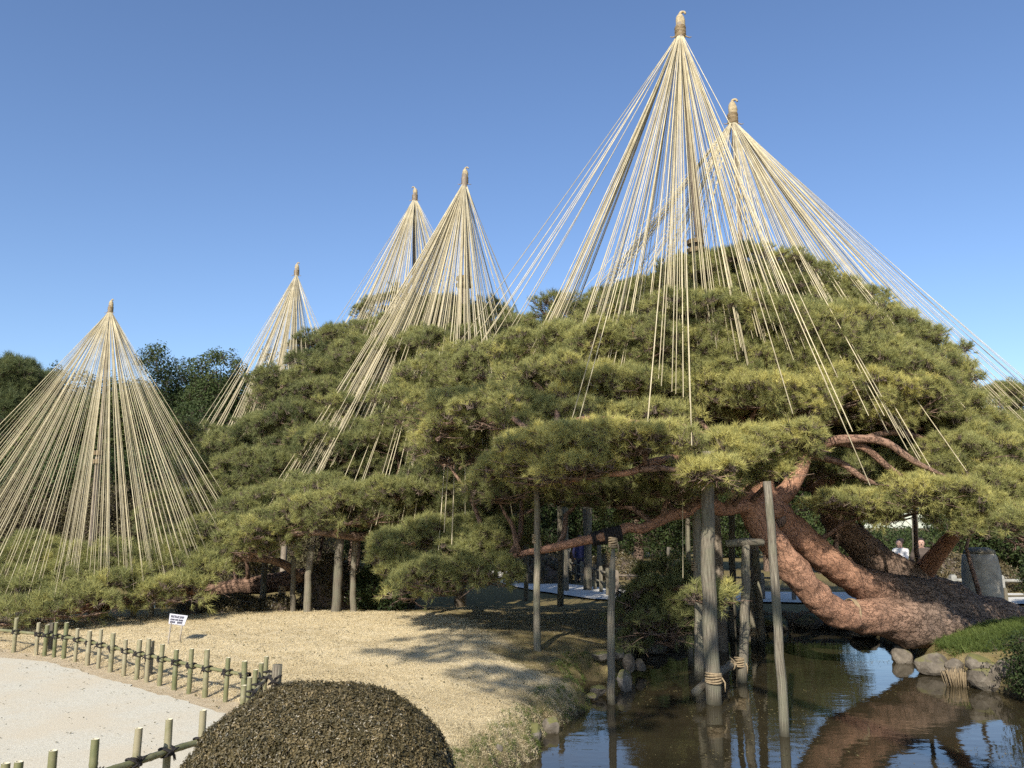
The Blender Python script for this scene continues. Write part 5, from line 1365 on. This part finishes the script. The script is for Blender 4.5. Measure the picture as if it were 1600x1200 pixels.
# garden lantern far back on the path
ln = atz(887, 898, -.28)
lt = empty('stone_lantern', ln, 'tiny pale stone lantern far back at the path edge', 'lantern')
mb = MB(); mb.tube(np.column_stack([np.full(6, ln[0]), np.full(6, ln[1]), ln[2] + np.array([-.1, .05, .1, .5, .9, .95])]), [.20, .20, .09, .08, .09, .18], 10); mb.build('stem', M['granite'], lt)
mb = MB(); mb.box([ln[0], ln[1], ln[2] + 1.12], (.26, .26, .30)); mb.build('fire_box', M['granite'], lt, smooth=False)
mb = MB(); mb.tube(np.column_stack([np.full(4, ln[0]), np.full(4, ln[1]), ln[2] + np.array([1.275, 1.31, 1.42, 1.55])]), [.34, .36, .15, .04], 8); mb.build('roof', M['granite'], lt, smooth=False)

# ------------------------------------------------------------------ people
def skin_part(name, verts, edges, radii, m, parent, sub=2):
    me = bpy.data.meshes.new(name); me.from_pydata([tuple(v) for v in verts], edges, [])
    o = bpy.data.objects.new(name, me); COL.objects.link(o)
    bm = bmesh.new(); bm.from_mesh(me); ly = bm.verts.layers.skin.verify(); bm.verts.ensure_lookup_table()
    for v, r in zip(bm.verts, radii): v[ly].radius = (r, r) if np.isscalar(r) else tuple(r)
    bm.verts[0][ly].use_root = True
    bm.to_mesh(me); bm.free()
    md = o.modifiers.new('skin', 'SKIN'); md.use_smooth_shade = True
    s = o.modifiers.new('sub', 'SUBSURF'); s.levels = sub; s.render_levels = sub
    me.materials.append(m)
    o.parent = parent
    return o
def person(label, loc, yaw, coat, H=1.62, arm='down', bag=None, look_up=0):
    t = empty('person', loc, label, 'person'); t.rotation_euler = (0, 0, yaw); k = H / 1.70
    def s(L): return [tuple(np.array(v) * k) for v in L]
    if arm == 'up':   hands = [(-.12, -.30, 1.28), (.12, -.30, 1.28)]; elb = [(-.26, -.10, 1.12), (.26, -.10, 1.12)]
    else:             hands = [(-.25, -.06, .82), (.25, -.06, .82)]; elb = [(-.27, .03, 1.10), (.27, .03, 1.10)]
    V = [(0, 0, .95), (0, .01, 1.15), (0, .01, 1.36), (0, -.01, 1.44), (0, -.03, 1.50), (0, -.045, 1.58), (0, -.03, 1.66),
         (-.18, .01, 1.38), elb[0], hands[0], (.18, .01, 1.38), elb[1], hands[1],
         (-.09, 0, .90), (-.10, -.01, .50), (-.10, .02, .09), (-.10, -.13, .04), (.09, 0, .90), (.10, -.01, .50), (.10, .03, .09), (.10, -.11, .04)]
    E = [(0, 1), (1, 2), (2, 3), (3, 4), (4, 5), (5, 6), (2, 7), (7, 8), (8, 9), (2, 10), (10, 11), (11, 12), (0, 13), (13, 14), (14, 15), (15, 16), (0, 17), (17, 18), (18, 19), (19, 20)]
    Rr = [(.15, .11), (.14, .10), (.15, .10), .06, .085, .105, .08, .06, .045, .032, .06, .045, .032, .085, .058, .04, .035, .085, .058, .04, .035]
    skin_part('body', s(V), E, [tuple(np.array(r) * k) if not np.isscalar(r) else r * k for r in Rr], M['skin'], t)
    cv = [(0, 0, .66), (0, .01, 1.05), (0, .015, 1.36), (0, 0, 1.44), (-.185, .01, 1.375), elb[0], tuple(np.array(hands[0]) * .85 + np.array(elb[0]) * .15), (.185, .01, 1.375), elb[1], tuple(np.array(hands[1]) * .85 + np.array(elb[1]) * .15)]
    ce = [(0, 1), (1, 2), (2, 3), (2, 4), (4, 5), (5, 6), (2, 7), (7, 8), (8, 9)]
    cr = [(.21, .17), (.19, .145), (.18, .125), (.10, .095), .085, .068, .055, .085, .068, .055]
    skin_part('coat', s(cv), ce, [tuple(np.array(r) * k) if not np.isscalar(r) else r * k for r in cr], coat, t)
    tv = [(0, 0, .93), (-.09, 0, .86), (-.10, -.01, .50), (-.10, .02, .10), (.09, 0, .86), (.10, -.01, .50), (.10, .03, .10)]
    skin_part('trousers', s(tv), [(0, 1), (1, 2), (2, 3), (0, 4), (4, 5), (5, 6)], [(.16 * k, .12 * k)] + [r * k for r in (.105, .078, .062, .105, .078, .062)], M['trousers'], t)
    skin_part('hair', s([(0, .045, 1.55), (0, .035, 1.64), (0, .0, 1.71)]), [(0, 1), (1, 2)], [.088 * k, .118 * k, .10 * k], M['hair'], t)
    mbn = MB(); f0 = np.array([0, -.165, 1.565]) * k          # nose, eyes and mouth on the front of the head
    mbn.tube([f0 + [0, .03, .03], f0 + [0, -.005, -.005], f0 + [0, .03, -.015]], [.008, .014, .008], 6)
    nb_ = mbn.build('nose', M['skin']); nb_.parent = t
    for sx in (-1, 1):
        e_ = MB(); e_.tube([f0 + [sx * .034 - .012, .035, .035], f0 + [sx * .034 + .012, .035, .035]], .007, 6); eb = e_.build('eye', M['hair']); eb.parent = t
    m_ = MB(); m_.tube([f0 + [-.022, .04, -.045], f0 + [.022, .04, -.045]], .006, 6); mo = m_.build('mouth', M['coat_brown']); mo.parent = t
    for sx in (-1, 1):
        for nm, p0, p1, rr2 in (('shoe', (sx * .10, .05, .045), (sx * .10, -.15, .035), .048),):
            skin_part(nm, s([p0, p1]), [(0, 1)], [rr2 * k, rr2 * .8 * k], M['trousers'], t)
    return t
def stand(px, Yd): 
    p = at(px, 900, Yd); return (p[0], Yd, gz(p[0], Yd))
person('visitor in a white coat raising both hands, on the back path', stand(1410, 24.0), R(-60), M['coat_white'], 1.64, 'up')
person('visitor in a brown coat beside the dark post on the back path', stand(1443, 23.6), R(-20), M['coat_brown'], 1.66)
person('walker in a navy coat on the path in the middle gap', stand(908, 30.5), R(150), M['coat_navy'], 1.66)

# ------------------------------------------------------------------ grass and leaf litter
def scatter_ground(name, kind, n, box, cond, scl, tint, label, zoff=0):
    P = np.column_stack([rng.uniform(box[0], box[1], n), rng.uniform(box[2], box[3], n)])
    P = P[cond(P)]
    z = ground_z(P)
    k = z > WATER_Z - .02
    P = P[k]; z = z[k]
    e = .05
    nx_ = -(ground_z(P + [e, 0]) - z) / e; ny_ = -(ground_z(P + [0, e]) - z) / e
    N = np.column_stack([nx_, ny_, np.ones(len(P))])
    q = np.column_stack([P, z + zoff])
    return tag(scatter(name, kind, q, N + rng.normal(0, .12, N.shape), rng.uniform(*scl, len(P)), tint + .22 * nz(q * [1, 1, 0], 1.2, 4) + rng.normal(0, .14, len(P))), label, None, None, 'stuff')
def wedge(P): return (np.abs(P[:, 0]) < .66 * P[:, 1] + .3)
def on_lawn(P): return wedge(P) & (sdist(P, path_poly) > .06) & (sdist(P, pond) > .05) & (sdist(P, moss_c) + .3 * nz(np.column_stack([P, P[:, :1] * 0]), 1.4, 5) > -.1)
scatter_ground('dry_grass', 'straw', 60000, (-8, 2.6, 4.2, 10.5), on_lawn, (.6, 1.1), .5, 'short straw coloured winter turf on the lawn')
scatter_ground('dry_grass', 'straw', 24000, (-10, 2.6, 10.5, 16), on_lawn, (.8, 1.3), .5, 'straw coloured winter turf toward the lawn crest')
def near_bank(P): d = sdist(P, pond) + .10 * nz(np.column_stack([P, P[:, :1] * 0]), 3, 2); return wedge(P) & (d > -.02) & (d < .40)
scatter_ground('bank_grass', 'grass', 9000, (-.8, 2.4, 4.5, 12.5), near_bank, (.25, .55), .55, 'mossy green grass along the near bank')
def tufts(P): return wedge(P) & (np.hypot(P[:, 0] + .05, (P[:, 1] - 5.3) * .7) < .75) & (nz(np.column_stack([P, P[:, :1] * 0]), 4, 7) > -.1) & (sdist(P, pond) > .0)
scatter_ground('bank_grass', 'grass', 1800, (-.8, 1.0, 4.4, 6.6), tufts, (.4, 1.0), .8, 'tufts of green and straw grass right of the azalea')
def fringe(P): d = sdist(P, path_poly); return wedge(P) & (d > .02) & (d < .26)
scatter_ground('fence_fringe', 'straw', 9000, (-9, -1.6, 5, 12), fringe, (1.0, 1.9), .35, 'shaggy dry grass fringe under the far bamboo fence')
def mnd(P): return (np.hypot((P[:, 0] - 8.2) / 1.7, (P[:, 1] - 12.9) / 1.25) < 1) & (sdist(P, pond) > .12)
scatter_ground('mound_grass', 'grass', 7000, (6, 10.5, 11, 15), mnd, (.8, 1.4), .25, 'fresh green grass on the mound below the great trunk')
def mossy(P): return wedge(P) & (sdist(P, moss_c) < .1) & (sdist(P, pond) > .05)
scatter_ground('moss_litter', 'straw', 9000, (-3, 4, 9, 20), mossy, (.5, .9), .0, 'fallen needles and moss under the pines')
scatter_ground('leaf_litter', 'litter', 2600, (-9, 3, 4, 16), lambda P: wedge(P) & (sdist(P, pond) > .1) & (sdist(P, path_in) > -.02), (.6, 1.3), .35, 'fallen brown leaves and needles strewn over the lawn')
scatter_ground('leaf_litter', 'litter', 260, (-6, -1, 4, 11), lambda P: wedge(P) & (sdist(P, path_in) < -.05), (.5, 1.0), .3, 'few fallen leaves on the gravel path')
fp = np.column_stack([rng.uniform(-.5, 8, 2600), rng.uniform(4.5, 14, 2600)]); fp = fp[(sdist(fp, pond) < -.1) & (nz(np.column_stack([fp, fp[:, :1] * 0]), .9, 6) > .25)]
tag(scatter('floating_needles', 'litter', np.column_stack([fp, np.full(len(fp), WATER_Z - .006)]), np.tile([[0, 0, 1.]], (len(fp), 1)), rng.uniform(.4, .9, len(fp)), np.full(len(fp), .7)), 'fallen needles floating on the pond', None, None, 'stuff')
# clipped reed stubs at the water
rc = atz(1510, 1068, -.40)
n = 130
a = rng.uniform(0, 6.28, n); rr2 = np.sqrt(rng.uniform(0, 1, n)) * .22
P = np.column_stack([rc[0] + rr2 * np.cos(a), rc[1] + .1 + rr2 * .6 * np.sin(a), np.full(n, -.40)])
rd = empty('reed_clump', (rc[0], rc[1], -.42), 'pale clipped reed clump at the water below the grass mound', 'plant')
mb = MB()
for p in P:
    d = unit(np.array([(p[0] - rc[0]) * 2.2, (p[1] - rc[1]) * 2.2 - .25, 1.0])); L = rng.uniform(.14, .24)
    mb.tube([p + [0, 0, -.1], p + d * L * .8], [.005, .003], 4)
mb.build('stems', M['binding'], rd, kind='stuff')
import sys; sys.stderr.write('instances %d objects %d\n' % (N_INST, len(bpy.data.objects)))
